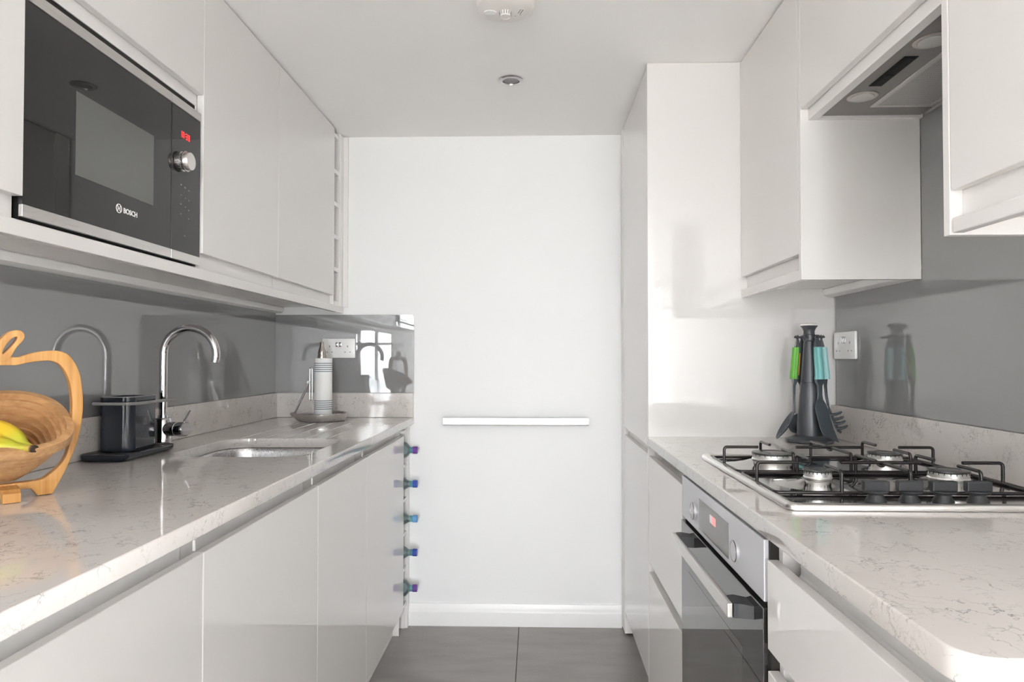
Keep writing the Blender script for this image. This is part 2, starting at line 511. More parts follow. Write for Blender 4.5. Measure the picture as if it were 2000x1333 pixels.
def fill2d(loops, depth, bevel=0.0, seg=2):
    """flat shape with holes in the XY plane, thickness centred on z = 0 -> mesh"""
    cu = bpy.data.curves.new('outline', 'CURVE'); cu.dimensions = '2D'; cu.fill_mode = 'BOTH'
    cu.extrude = depth / 2 - bevel; cu.bevel_depth = bevel; cu.bevel_resolution = seg; cu.offset = -bevel
    for lp in loops:
        sp = cu.splines.new('POLY'); sp.points.add(len(lp) - 1)
        for p, q in zip(sp.points, lp): p.co = (q[0], q[1], 0, 1)
        sp.use_cyclic_u = True
    o = bpy.data.objects.new('outline', cu); COL.objects.link(o)
    me = eval_mesh(o)
    bpy.data.objects.remove(o); bpy.data.curves.remove(cu)
    bm = bmesh.new(); bm.from_mesh(me); bmesh.ops.remove_doubles(bm, verts=bm.verts[:], dist=1e-5); bm.to_mesh(me); bm.free()
    return me

def text_mesh(txt, size, bold=0.0, depth=.0003):
    cu = bpy.data.curves.new('print', 'FONT'); cu.body = txt; cu.size = size; cu.extrude = depth; cu.offset = bold
    o = bpy.data.objects.new('print', cu); COL.objects.link(o)
    me = eval_mesh(o)
    bpy.data.objects.remove(o); bpy.data.curves.remove(cu)
    return me

FACE_X = Matrix(((0, 0, 1, 0), (1, 0, 0, 0), (0, 1, 0, 0), (0, 0, 0, 1)))        # print on a face that looks along +X
FACE_MX = Matrix(((0, 0, -1, 0), (-1, 0, 0, 0), (0, 1, 0, 0), (0, 0, 0, 1)))     # ... along -X
FACE_MY = Matrix(((1, 0, 0, 0), (0, 0, -1, 0), (0, 1, 0, 0), (0, 0, 0, 1)))      # ... along -Y

def placed(me, basis, loc):
    me.transform(Matrix.Translation(loc) @ basis); return me

# ------------------------------------------------------------------ main dimensions
D = 2.954                 # end wall
XL, XR = -1.1585, .984    # side walls
ZC = 2.1485               # ceiling
ZW = .906                 # worktop top
WT = .030                 # worktop thickness
XWL, XWR = -.537, .365    # worktop front edges
XDL, XDR = -.555, .370    # base door faces
XUL, XUR = -.851, .676    # wall unit door faces
ZU0 = 1.364               # underside of the light rail
EPS = .0008

# ------------------------------------------------------------------ structure
fl = MB().box(X_LL - .1, X_LR + .1, Y_LIV - .1, D + .1, -.06, -.006)
floor = struct('floor', fl, M['grout'])
ty = [2.952 - .60 * i for i in range(7)]
xa, xb = -1.15, .98
tile_count = 0
for i in range(6):
    y1, y0 = ty[i], ty[i + 1]
    if i == 0: y0 = ty[1]
    for j in range(-2, 3):
        x0, x1 = -.074 + .60 * j, -.074 + .60 * (j + 1)
        x0, x1 = max(x0, xa), min(x1, xb)
        if x1 - x0 < .02: continue
        MB().box(x0 + .0012, x1 - .0012, y0 + .0012, y1 - .0012, -.006, 0, .0008, 1).build('tile', M['tile'], floor)
lv = MB().box(X_LL, X_LR, Y_LIV - .1, ty[6] - .002, -.006, -.001)
struct('floor_2', lv, M['carpet'])
struct('ceiling', MB().box(X_LL - .1, X_LR + .1, Y_LIV - .1, D + .1, ZC, ZC + .1), M['ceil'])
struct('wall_end', MB().box(-1.3, 1.2, D, D + .1, 0, ZC), M['wall'])
Y_OPEN = -1.4
struct('wall_left', MB().box(XL - .12, XL, Y_OPEN, D, 0, ZC), M['wall'])
struct('wall_right', MB().box(XR, XR + .12, Y_OPEN, D, 0, ZC), M['wall'])
struct('wall_left_2', MB().box(X_LL, XL - .12, Y_OPEN, Y_OPEN + .12, 0, ZC), M['wall'])
struct('wall_right_2', MB().box(XR + .12, X_LR, Y_OPEN, Y_OPEN + .12, 0, ZC), M['wall'])
for nm_, (xw, y0, y1, z0, z1) in zip(('wall_left_3', 'wall_right_3'), FILL_WINDOWS):
    xa_, xb_ = (xw - .1, xw) if xw < 0 else (xw, xw + .1)
    sw = MB().box(xa_, xb_, Y_LIV, y0, 0, ZC).box(xa_, xb_, y1, Y_OPEN + .12, 0, ZC).box(xa_, xb_, y0, y1, 0, z0).box(xa_, xb_, y0, y1, z1, ZC)
    struct(nm_, sw, M['wall'])
wb = MB(); ya, yb = Y_LIV - .12, Y_LIV
xs = X_LL - .1
for (x0, x1, z0, z1) in WINDOWS:
    wb.box(xs, x0, ya, yb, 0, ZC); wb.box(x0, x1, ya, yb, 0, z0); wb.box(x0, x1, ya, yb, z1, ZC); xs = x1
wb.box(xs, X_LR + .1, ya, yb, 0, ZC)
struct('wall_back', wb, M['wall'])
for i, (xw, y0, y1, z0, z1) in enumerate(FILL_WINDOWS):  # frames and panes of the added fill-light windows
    w = bpy.data.objects.new('window_%d' % (i + 2), None); COL.objects.link(w); w['kind'] = 'structure'
    xa_ = xw - .08 if xw < 0 else xw + .02
    w.location = (xa_, y0, z0); b_ = .05
    f = MB()
    f.box(xa_, xa_ + .06, y0, y0 + b_, z0, z1).box(xa_, xa_ + .06, y1 - b_, y1, z0, z1).box(xa_, xa_ + .06, y0, y1, z0, z0 + b_).box(xa_, xa_ + .06, y0, y1, z1 - b_, z1)
    for k in (1, 2): f.box(xa_, xa_ + .06, y0 + (y1 - y0) * k / 3 - .025, y0 + (y1 - y0) * k / 3 + .025, z0, z1)
    f.build('window_frame', M['trim'], w)
    MB().box(xa_ + .027, xa_ + .033, y0 + .02, y1 - .02, z0 + .02, z1 - .02).build('pane', M['pane'], w)
for i, (x0, x1, z0, z1) in enumerate(WINDOWS):
    w = bpy.data.objects.new('window_%d' % (i + 1), None); COL.objects.link(w); w['kind'] = 'structure'
    w.location = (x0, ya, z0)
    f = MB(); b_ = .05
    yf0, yf1 = ya + .02, ya + .08
    f.box(x0, x0 + b_, yf0, yf1, z0, z1); f.box(x1 - b_, x1, yf0, yf1, z0, z1)
    f.box(x0, x1, yf0, yf1, z0, z0 + b_); f.box(x0, x1, yf0, yf1, z1 - b_, z1)
    for xm in (-.175, .07, .33): f.box(xm - .02, xm + .02, yf0, yf1, z0, z1)
    zt = 1.39; f.box(x0, x1, yf0, yf1, zt - .018, zt + .018)
    f.build('window_frame', M['trim'], w)
    MB().box(x0 + .02, x1 - .02, ya + .047, ya + .053, z0 + .02, z1 - .02).build('pane', M['pane'], w)

for (x0, x1) in ((-.48, -.20), (.355, 1.32)):            # added blinds over the outer panes, dimming their light and mirror image
    bl = MB().box(x0, x1, yb + .012, yb + .0135, .20, 2.09)
    bl.box(x0, x1, yb + .006, yb + .020, .18, .20)
    single('added_blind', bl, M['blind'], ((x0 + x1) / 2, yb + .012, .18), 'white translucent blind added to dim the window, %s, behind the camera' % ('narrow' if x0 < 0 else 'wide'), 'blind')

# end wall baseboard with an ogee top, from the filler of the wine rack to the tall unit
prof = [(0, 0), (-.016, 0), (-.016, .058), (-.0145, .066), (-.010, .072), (-.0085, .078), (-.006, .084), (-.004, .093), (0, .094)]
bb = MB().rings([[(x, D + py, pz) for py, pz in prof] for x in (-.5555, .371)])
struct('baseboard_end', bb, M['trim'])

# ------------------------------------------------------------------ quartz worktops
HX0, HX1, HY0, HY1 = -.985, -.612, 1.742, 2.150      # sink opening
YW0 = .02
outer = [(XL + .0005, YW0), (XWL, YW0), (XWL, D - .0005), (XL + .0005, D - .0005)]
hole = rrect(HX0, HX1, HY0, HY1, .085, 10)
wl = fill2d([outer, hole], WT, .0025)
wl.transform(Matrix.Translation((0, 0, ZW - WT / 2)))
tmp = bpy.data.objects.new('slab', wl); COL.objects.link(tmp)
cut = MB()
for k in range(5):
    gx = -.950 + .070 * k
    cut.tube([(gx, 2.12, ZW + .0035), (gx, 2.66, ZW + .0035), (gx, 2.69, ZW + .008)], .006, 12)
cm = bpy.data.meshes.new('grooves')
bmesh.ops.recalc_face_normals(cut.bm, faces=cut.bm.faces[:]); cut.bm.to_mesh(cm); cut.bm.free()
co = bpy.data.objects.new('grooves', cm); COL.objects.link(co)
md = tmp.modifiers.new('cut', 'BOOLEAN'); md.object = co; md.operation = 'DIFFERENCE'; md.solver = 'EXACT'
wl2 = eval_mesh(tmp)
bpy.data.objects.remove(tmp); bpy.data.objects.remove(co)
t_wl = thing('worktop', (-.85, 1.5, ZW - WT), 'long veined quartz worktop with sink cut-out and drainer grooves', 'worktop')
link('slab', wl2, M['quartz'], t_wl, 0)
# right: a slab with a rounded front corner near the camera
cr = .035; yE = .588
pts = [(XR - .0005, yE), (XR - .0005, 2.2325), (XWR, 2.2325)]
for i in range(9):
    a = math.radians(180 + 90 * i / 8)
    pts.append((XWR + cr + cr * math.cos(a), yE + cr + cr * math.sin(a)))
wr = fill2d([pts], WT, .0025); wr.transform(Matrix.Translation((0, 0, ZW - WT / 2)))
t_wr = thing('worktop', (.67, 1.4, ZW - WT), 'short veined quartz worktop around the gas hob, rounded end corner', 'worktop')
link('slab', wr, M['quartz'], t_wr, 0)
# upstands
ZUP = 1.0125
single('upstand', MB().box(XL + EPS, XL + .020, YW0, D - .021, ZW + EPS, ZUP, .001), M['quartz'], (XL + .01, 1.5, ZW), 'low quartz upstand strip behind the tap and sink', 'upstand')
single('upstand', MB().box(XL + EPS, XWL - .0005, D - .020, D - EPS, ZW + EPS, ZUP, .001), M['quartz'], (-.85, D - .01, ZW), 'short quartz upstand across the end wall behind kitchen roll', 'upstand')
single('upstand', MB().box(XR - .020, XR - EPS, yE, 2.2315, ZW + EPS, ZUP, .001), M['quartz'], (XR - .01, 1.4, ZW), 'quartz upstand strip along the wall behind the gas hob', 'upstand')

# ------------------------------------------------------------------ glass splashbacks
GT = .007
def splash(poly, fn0, fn1, loc, label):
    mb = MB().prism(poly, fn0, fn1)
    return single('splashback', mb, M['splash'], loc, label, 'splashback', smooth=25)
zs = ZUP + EPS
pl = [(YW0, zs), (D - GT - .001, zs), (D - GT - .001, 1.3895), (YW0, 1.3895)]
splash(pl, lambda p: (XL + EPS, p[0], p[1]), lambda p: (XL + GT, p[0], p[1]), (XL, 1.5, zs), 'long grey glass splashback behind the tap')
zt = 1.3575; r_ = .016
pe = [(XL + EPS, zs), (XWL, zs)] + [(XWL - r_ + r_ * math.cos(math.radians(a)), zt - r_ + r_ * math.sin(math.radians(a))) for a in range(0, 91, 15)] + [(XL + EPS, zt)]
splash(pe, lambda p: (p[0], D - EPS, p[1]), lambda p: (p[0], D - GT, p[1]), (-.85, D, zs), 'small grey glass splashback on the end wall with a rounded corner')
pr = [(1.1312, zs), (2.2185, zs), (2.2185, 1.3895), (1.727, 1.3895), (1.727, 1.7745), (1.1312, 1.7745)]
mbx = MB()
mbx.prism(pr, lambda p: (XR - EPS, p[0], p[1]), lambda p: (XR - GT, p[0], p[1]))
single('splashback', mbx, M['splash'], (XR, 1.4, zs), 'tall grey glass splashback behind the gas hob and extractor', 'splashback', smooth=25)

# ------------------------------------------------------------------ left wall units
ZB = 1.392            # carcass bottom
ZD0, ZD1 = 1.432, 2.1415
XC = XUL - .0195      # carcass front
DX = XUL - .018       # door back
def wall_unit_left(y0, y1, label, group='white left wall units'):
    t = thing('wall_cabinet', (XL, (y0 + y1) / 2, ZB), label, 'cabinet', group)
    box('body', M['body'], t, XL + EPS, XC, y0 + .0006, y1 - .0006, ZB, ZC - .003, .0006)
    box('door', M['door'], t, XUL, DX, y0 + .0012, y1 - .0012, ZD0, ZD1, .0014)
    return t
Y0, Y1, Y2, Y3, Y4 = .490, 1.090, 1.690, 2.194, 2.812
wall_unit_left(Y0, Y1, 'white wall cabinet before the microwave, cut off by the frame')
wall_unit_left(Y2, Y3, 'white wall cabinet directly beside the microwave, narrower door')
wall_unit_left(Y3, Y4, 'white wall cabinet beside the upper wine rack, wider door')
# microwave housing
t = thing('microwave_cabinet', (XL, 1.39, ZB), 'white housing cabinet around the microwave with a lift-up flap', 'cabinet', 'white left wall units')
hb = MB()
hb.box(XL + EPS, XC, Y1 + .0006, Y2 - .0006, 1.810, ZC - .003, .0006)          # closed top box, its front is the grip recess
hb.box(XL + EPS, XC, Y1 + .0006, Y2 - .0006, ZB, 1.3965, .0004)
hb.box(XL + EPS, XC - .004, Y2 - .0032, Y2 - .0006, 1.3965, 1.810)
hb.box(XL + EPS, XL + .012, Y1 + .0006, Y2 - .0034, 1.3965, 1.810)
hb.build('body', M['body'], t)
box('flap_door', M['door'], t, XUL, DX, Y1 + .0012, Y2 - .0012, 1.838, ZD1, .0014)
box('gap_shade', M['gap'], t, XL + .02, XC - .002, Y1 + .0015, Y2 - .0036, 1.7905, 1.8094, 0)  # dark block painting the shade in the slot above the microwave
# upper wine rack
t = thing('wine_rack', (XL, 2.86, ZB), 'tall narrow white wine rack, empty, between wall cabinet and end wall', 'wine rack')
ra, rb = Y4 + .0006, 2.904
box('side_panel', M['body'], t, XL + EPS, XUL - .004, ra, ra + .010, ZB, ZC - .003, .0006)
box('side_panel', M['body'], t, XL + EPS, XUL - .004, rb - .012, rb, ZB, ZC - .003, .0006)
box('back_panel', M['body'], t, XL + EPS, XL + .012, ra + .0102, rb - .0122, ZB, ZC - .003, 0)
for z in (1.392, 1.537, 1.677, 1.818, 1.957, 2.112):
    box('shelf', M['body'], t, XL + .0122, XUL - .006, ra + .0102, rb - .0122, z, z + .018, .0006)
box('filler', M['body'], t, XL + EPS, XUL - .001, rb + .0004, D - EPS, ZB, ZC - .003, .0006)
box('scribe_strip', M['body'], t, XUL - .0006, XUL + .020, D - .012, D - EPS, ZB - .001, ZC - .003, .0006)
# light rail under the left wall units and cable strip along the wall
single('light_rail', MB().box(XUL - .020, XUL, Y0, D - EPS, ZU0, ZB - .0012, .0014), M['door'], (XUL, 1.7, ZU0), 'white light rail running under the left wall cabinets', 'light rail')
st = MB(); pr_ = [(XL + GT + .0005, ZB - .0005), (XL + GT + .0005, ZU0 + .001), (XL + .030, ZU0 + .001), (XL + .040, ZU0 + .006), (XL + .043, ZU0 + .014), (XL + .043, ZB - .004), (XL + .040, ZB - .0005)]
st.rings([[(x, y, z) for x, z in pr_] for y in (Y0, D - GT - .002)])
struct('trim_1', st, M['trim'])
st = MB(); pr_ = [(XR - GT - .0005, ZB - .0005), (XR - GT - .0005, ZU0 + .001), (XR - .030, ZU0 + .001), (XR - .040, ZU0 + .006), (XR - .043, ZU0 + .014), (XR - .043, ZB - .004), (XR - .040, ZB - .0005)]
st.rings([[(x, y, z) for x, z in pr_] for y in (1.748, 2.230)])
struct('trim_2', st, M['trim'])

# ------------------------------------------------------------------ microwave
XM = XUL - .0055
t = thing('microwave', (XM - .15, 1.39, 1.398), 'built-in dark glass microwave with steel trims and red clock', 'microwave')
ma, mb_ = Y1 + .003, 1.6860
box('case', M['black'], t, XL + .02, XM - .0075, ma + .004, mb_ - .004, 1.3975, 1.789, .001)
sp_ = 1.5505
box('door', M['mwglass'], t, XM - .007, XM, ma, sp_ - .0012, 1.4205, 1.7675, .0008)
box('control_panel', M['mwglass'], t, XM - .007, XM, sp_ + .0012, mb_, 1.4205, 1.7675, .0008)
for (a, b) in ((ma, sp_ - .0012), (sp_ + .0012, mb_)):
    box('steel_trim', M['steel'], t, XM - .006, XM + .0015, a, b, 1.3995, 1.4203, .0008, label='brushed steel strip along the glass')
    box('steel_trim', M['steel'], t, XM - .006, XM + .0015, a, b, 1.7677, 1.7885, .0008, label='brushed steel strip along the glass')
box('window', M['mwwin'], t, XM - .001, XM + .0003, 1.222, 1.477, 1.505, 1.662, 0, label='paler grey viewing window')
kn = MB().lathe([(.0235, 0), (.0235, .004), (.0215, .005), (.0215, .022), (.0205, .0235)], (XM, 1.597, 1.640), 'x', 40)
kb = kn.build('knob', M['steel_x'], t)
MB().lathe([(.0245, 0), (.0245, .002), (.0225, .0028)], (XM + .010, 1.597, 1.640), 'x', 40).build('ring', M['chrome'], kb)
# clock reading 10:38 from seven-segment bars
SEG = {'0': 'abcdef', '1': 'bc', '3': 'abgcd', '8': 'abcdefg'}
def digits(txt, y, z, h):
    m = MB(); w = h * .5; th = h * .13; x0 = XM + .0002; x1 = XM + .0007
    for ch in txt:
        if ch == ':':
            for zz in (z + h * .3, z + h * .65): m.box(x0, x1, y, y + th, zz, zz + th)
            y += th * 2.2; continue
        bars = dict(a=(0, w, h - th, h), g=(0, w, h / 2 - th / 2, h / 2 + th / 2), d=(0, w, 0, th),
                    f=(0, th, h / 2, h), b=(w - th, w, h / 2, h), e=(0, th, 0, h / 2), c=(w - th, w, 0, h / 2))
        for s in SEG[ch]:
            a0, a1, b0, b1 = bars[s]; m.box(x0, x1, y + a0, y + a1, z + b0, z + b1)
        y += w + th * 1.6
    return m
digits('10:38', 1.588, 1.699, .015).build('clock_display', M['red'], t, 0, label='red lit digits 10:38')
# touch key marks
mk = MB()
for (yy, zz) in ((1.594, 1.583), (1.612, 1.580), (1.630, 1.577), (1.594, 1.558), (1.614, 1.555), (1.630, 1.553), (1.594, 1.536), (1.614, 1.533), (1.630, 1.528), (1.594, 1.512), (1.630, 1.507), (1.612, 1.462)):
    mk.box(XM + .0002, XM + .0004, yy - .003, yy + .003, zz - .0016, zz + .0016)
mk.build('key_marks', M['mark'], t, 0, kind='stuff')
me = text_mesh('BOSCH', .0150, .00035)
placed(me, FACE_X, (XM + .0003, 1.3685, 1.4655))
link('maker_lettering', me, M['logo'], t, 0)
lg = MB()
lz, ly = 1.4712, 1.3535
circ = [(XM + .0004, ly + .0088 * math.cos(2 * PI * i / 40), lz + .0088 * math.sin(2 * PI * i / 40)) for i in range(40)]
lg.tube(circ, .0008, 6, closed=True)
for s in (-1, 1):
    lg.tube([(XM + .0004, ly + s * .0058, lz - .0062), (XM + .0004, ly + s * .0030, lz - .0036), (XM + .0004, ly + s * .0030, lz + .0036), (XM + .0004, ly + s * .0058, lz + .0062)], .0008, 6)
lg.tube([(XM + .0004, ly - .003, lz), (XM + .0004, ly + .003, lz)], .0008, 6)
lg.build('maker_emblem', M['logo'], t)

# ------------------------------------------------------------------ left base units
ZK = .108; ZDT = .838; ZG = ZW - WT      # door bottom, door top, worktop underside
YB = [.514, 1.114, 1.708, 2.203, 2.823]
def base_left(y0, y1, label):
    t = thing('base_cabinet', (-.85, (y0 + y1) / 2, 0), label, 'cabinet', 'white left base units')
    bd = MB()
    for (a, b) in ((y0 + .0005, y0 + .018), (y1 - .018, y1 - .0005)):
        bd.box(XL + EPS, XDL - .0195, a, b, ZK, ZDT - .0305, .0006)
        bd.box(XL + EPS, XDL - .0445, a, b, ZDT - .0305, ZG - .001)
    bd.box(XL + EPS, XDL - .0195, y0 + .018, y1 - .018, ZK, ZK + .018)
    bd.box(XL + EPS, XL + .012, y0 + .018, y1 - .018, ZK + .018, ZG - .16)
    bd.build('body', M['body'], t)
    box('door', M['door'], t, XDL - .018, XDL, y0 + .0014, y1 - .0014, ZK, ZDT, .0016)
    gr = MB()
    prf = [(XDL - .0195, ZG - .001), (XDL - .0195, ZG - .004), (XDL - .034, ZG - .006), (XDL - .040, ZG - .014), (XDL - .040, ZDT - .012), (XDL - .034, ZDT - .024), (XDL - .0195, ZDT - .026), (XDL - .0185, ZDT - .030), (XDL - .044, ZDT - .030), (XDL - .044, ZG - .001)]
    gr.rings([[(x, y, z) for x, z in prf] for y in (y0 + .005, y1 - .0008)])
    gr.build('grip_rail', M['rail'], t, 30)
    box('end_cap', M['rail'], t, XDL - .0193, XDL - .0150, y0 + .0008, y0 + .0045, ZDT + .002, ZG - .001, .001)
    box('plinth', M['body'], t, XDL - .060, XDL - .045, y0 + .0005, y1 - .0005, .001, ZK - .001, .0006)
    return t
base_left(-.086, YB[0], 'white base cabinet nearest the camera under the sink worktop, out of frame')
base_left(YB[0], YB[1], 'white base cabinet under the fruit bowl, cut by the frame corner')
base_left(YB[1], YB[2], 'white base cabinet second along under the dish caddy')
base_left(YB[2], YB[3], 'narrow white base cabinet under the sink bowl')
base_left(YB[3], YB[4], 'white base cabinet beside the row of water bottles')
# lower wine rack with bottles lying in it
t = thing('wine_rack', (-.85, 2.86, 0), 'low narrow white wine rack holding five water bottles', 'wine rack')
ra, rb = YB[4] + .0006, 2.9085
xr = XDL + .0005
box('side_panel', M['body'], t, XL + EPS, XDL - .0195, ra, ra + .006, .001, ZG - .001, .0006)
box('side_panel', M['body'], t, XL + EPS, xr - .012, rb - .004, rb, .001, ZG - .001, .0006)
box('back_panel', M['body'], t, XL + EPS, XL + .012, ra + .0062, rb - .0042, .001, ZG - .001, 0)
BZ = [.773, .629, .481, .338, .187]
for z in (.110, .262, .4095, .555, .701, .846):
    box('shelf', M['body'], t, XL + .0122, xr - .004, ra + .0062, rb - .0042, z, z + .012, .0006)
box('filler', M['body'], t, XL + EPS, xr, rb + .0004, D - EPS, .001, ZG - .001, .0006)

BOT = {}
def bottle(idx, z, capm, capname, cone):
    y = (ra + .0062 + rb - .0042) / 2
    names = ['violet capped water bottle lying in the topmost slot of the low rack', 'royal blue capped water bottle lying in the second slot down',
             'sky blue capped water bottle lying in the middle slot of the low rack', 'royal blue capped water bottle lying in the fourth slot down',
             'violet capped water bottle lying in the lowest slot of the rack']
    t = thing('water_bottle', (-.70, y, z), names[idx], 'bottle', 'water bottles in the low rack')
    xt = -.505                      # face of the cap
    R = .0355
    if cone: shape = [(R, xt - .078), (.030, xt - .064), (.022, xt - .050), (.0145, xt - .037), (.0125, xt - .030), (.0125, xt - .020)]
    else: shape = [(R, xt - .070), (.0345, xt - .056), (.031, xt - .046), (.023, xt - .038), (.0145, xt - .033), (.0125, xt - .028), (.0125, xt - .020)]
    prof = [(.004, -.780), (.030, -.782), (R, -.770)]
    for k in range(5): prof += [(R, -.765 + k * .034), (R - .0015, -.755 + k * .034), (R, -.745 + k * .034)]
    MB().lathe(prof + shape, (0, y, z), 'x', 36).build('shell', M['pet'], t, 60)
    wp = [(.004, -.777), (R - .003, -.775), (R - .003, shape[0][1])] + [(max(r - .003, .003), h) for r, h in shape[1:4]]
    MB().lathe(wp, (0, y, z), 'x', 30).build('water', M['water'], t, 60)
    nr = MB().lathe([(.0142, xt - .031), (.0142, xt - .028), (.0128, xt - .027), (.0128, xt - .024), (.0138, xt - .0235), (.0138, xt - .0195)], (0, y, z), 'x', 30)
    nr.build('neck_ring', M['neckring'], t)
    cp = MB()
    n = 60; rings_ = []
    for (r, h) in ((.0138, xt - .0192), (.0150, xt - .0185), (.0150, xt - .0015), (.0140, xt)):
        rings_.append([(h, y + (r + (.0005 if k % 2 else 0)) * math.cos(2 * PI * k / n), z + (r + (.0005 if k % 2 else 0)) * math.sin(2 * PI * k / n)) for k in range(n)])
    cp.rings(rings_)
    cp.build('cap', capm, t, 20)
for i, (cm_, cn, cone) in enumerate(((M['capviolet'], 'violet', False), (M['capblue'], 'blue', True), (M['capsky'], 'sky', True), (M['capblue'], 'blue', True), (M['capviolet'], 'violet', False))):
    bottle(i, BZ[i], cm_, cn, cone)

# ------------------------------------------------------------------ sink (under the worktop)
t = thing('sink', (-.80, 1.95, .70), 'undermounted brushed steel sink bowl set into the long worktop', 'sink')
def srect(grow, z, r): return [(x, y, z) for x, y in rrect(HX0 - grow, HX1 + grow, HY0 - grow, HY1 + grow, r, 8)]
sk = MB()
sk.rings([srect(.022, ZG - .0008, .10), srect(.003, ZG - .0008, .088), srect(.001, ZG - .004, .086), srect(-.002, ZG - .02, .084), srect(-.008, .735, .078), srect(-.020, .715, .066), srect(-.045, .707, .045), srect(-.120, .704, .03)], cap0=False, cap1=True)
sk.build('basin', M['sink'], t, 50)
MB().lathe([(.040, .7052), (.040, .7075), (.030, .7080), (.028, .7062), (.004, .7062)], (-.80, 1.95, 0), 'z', 32).build('drain', M['chrome'], t)

# ------------------------------------------------------------------ tap
TX, TY = -1.069, 1.904
t = thing('tap', (TX, TY, ZW), 'chrome swan-neck mixer tap standing behind the dark caddy', 'tap')
MB().lathe([(.0265, 0), (.0265, .004), (.0235, .006), (.0235, .082), (.021, .086), (.014, .087), (.0135, .094)], (TX, TY, ZW + EPS), 'z', 40).build('base', M['chrome'], t)
R = .0765; zc = 1.1745 - .0
path = [(TX, TY, ZW + .09), (TX, TY, 1.05), (TX, TY, 1.13)]
for i in range(25):
    a = math.radians(180 - 187 * i / 24); path.append((TX + R + R * math.cos(a), TY, zc + R * math.sin(a)))
ex = Vector(path[-1]); path.append((ex.x - .0025, TY, ex.z - .012)); 
MB().tube(path, .0112, 20).build('spout', M['chrome'], t, 60)
th_ = math.radians(-14); dx, dy = math.cos(th_), math.sin(th_)
va = MB(); zv = .962
def ax_ring(d, r, n=28):
    return [(TX + dx * d - dy * r * math.cos(2 * PI * k / n), TY + dy * d + dx * r * math.cos(2 * PI * k / n), zv + r * math.sin(2 * PI * k / n)) for k in range(n)]
va.rings([ax_ring(.008, .0165), ax_ring(.022, .0205), ax_ring(.050, .0205), ax_ring(.051, .0190), ax_ring(.053, .0190), ax_ring(.054, .0205), ax_ring(.078, .0205), ax_ring(.0805, .019)])
va.build('valve_body', M['chrome'], t)
lb = (TX + dx * .070, TY + dy * .070)
MB().tube([(lb[0], lb[1], zv + .018), (lb[0] + .010, lb[1], zv + .036), (lb[0] + .020, lb[1], zv + .054)], [.0028, .0026, .0024], 10).build('lever', M['chrome'], t)

# ------------------------------------------------------------------ washing-up caddy
t = thing('sink_caddy', (-1.07, 1.76, ZW), 'dark slate washing-up caddy on a tray beside the tap', 'caddy')
tx0, tx1, ty0, ty1 = -1.134, -1.013, 1.628, 1.880
def rr3(g, z, r): return [(x, y, z) for x, y in rrect(tx0 - g, tx1 + g, ty0 - g, ty1 + g, r, 6)]
z0 = ZW + EPS
MB().rings([rr3(-.010, z0, .018), rr3(-.004, z0 + .003, .024), rr3(0, z0 + .010, .028), rr3(0, z0 + .017, .028), rr3(-.0015, z0 + .018, .0265)], cap1=False).build('tray', M['navy'], t, 35)
MB().rings([rr3(-.0015, z0 + .018, .0265), rr3(-.0035, z0 + .018, .025), rr3(-.005, z0 + .0135, .023), rr3(-.03, z0 + .013, .01)], cap0=False).build('tray_floor', M['traytop'], t, 35)
bx0, bx1, by0, by1 = -1.1305, -1.040, 1.702, 1.832
def rb3(g, z, r): return [(x, y, z) for x, y in rrect(bx0 - g, bx1 + g, by0 - g, by1 + g, r, 8)]
zt0, zt1 = z0 + .014, 1.062
MB().rings([rb3(-.003, zt0, .022), rb3(0, zt0 + .004, .024), rb3(0, zt1, .024), rb3(-.003, zt1, .021), rb3(-.004, zt0 + .01, .020)], cap1=True).build('holder', M['navy'], t, 35)
MB().rings([rb3(.0004, zt1 + .0002, .0244), rb3(.0004, zt1 + .0025, .0244), rb3(-.0045, zt1 + .0025, .0205), rb3(-.0045, zt1 + .0002, .0205)], closed=True).build('rim', M['greyrim'], t, 35)
rp_ = [(-1.131, 1.690, 1.047), (-1.058, 1.690, 1.047)]
for i in range(1, 7):
    a = math.radians(-90 + 90 * i / 6); rp_.append((-1.058 + .030 * math.cos(a), 1.720 + .030 * math.sin(a), 1.047))
rp_ += [(-1.028, 1.80, 1.047), (-1.028, 1.885, 1.047)]
rl = MB().tube(rp_, .0042, 10)
for (a, b) in (((-1.045, 1.702, 1.047), (-1.034, 1.692, 1.047)), ((-1.041, 1.81, 1.047), (-1.028, 1.81, 1.047))): rl.tube([a, b], .003, 8)
rl.build('towel_rail', M['greyrim'], t)
box('divider', M['navy'], t, bx0 + .0045, bx1 - .0045, 1.765, 1.768, zt0 + .012, zt1 - .008, .0005)

# ------------------------------------------------------------------ kitchen roll on its holder
KX, KY = -.8865, 2.785
t = thing('kitchen_roll_holder', (KX, KY, ZW), 'steel boat-shaped kitchen roll holder with tapered finial and tension arm', 'kitchen roll holder')
def boat(s, z, k=1.0):
    out = []
    for i in range(48):
        a = 2 * PI * i / 48
        x = math.cos(a) * .098; y = math.sin(a) * .098
        if x < 0: f = (-x / .098) ** 2.2; x *= 1 + .42 * f * k; y *= 1 - .42 * f * k
        out.append((KX + x * s, KY + y * s, z))
    return out
z0 = ZW + EPS
MB().rings([boat(.89, z0, .30), boat(.915, z0 + .0015, .45), boat(.985, z0 + .018, .9), boat(1.0, z0 + .0300, 1), boat(.99, z0 + .0315, 1), boat(.955, z0 + .028, .95), boat(.90, z0 + .0170, .8)], cap1=True).build('base', M['steel_x'], t, 35)
MB().tube([(KX, KY, z0 + .012), (KX, KY, 1.176)], .006, 12).build('pole', M['nickel'], t)
MB().lathe([(.0178, 1.1662), (.0178, 1.175), (.0158, 1.180), (.0165, 1.186), (.0150, 1.196), (.0108, 1.208), (.0085, 1.220), (.0078, 1.231), (.0060, 1.2345), (.001, 1.2352)], (KX - .006, KY, 0), 'z', 28).build('finial', M['nickel'], t)
ar = MB()
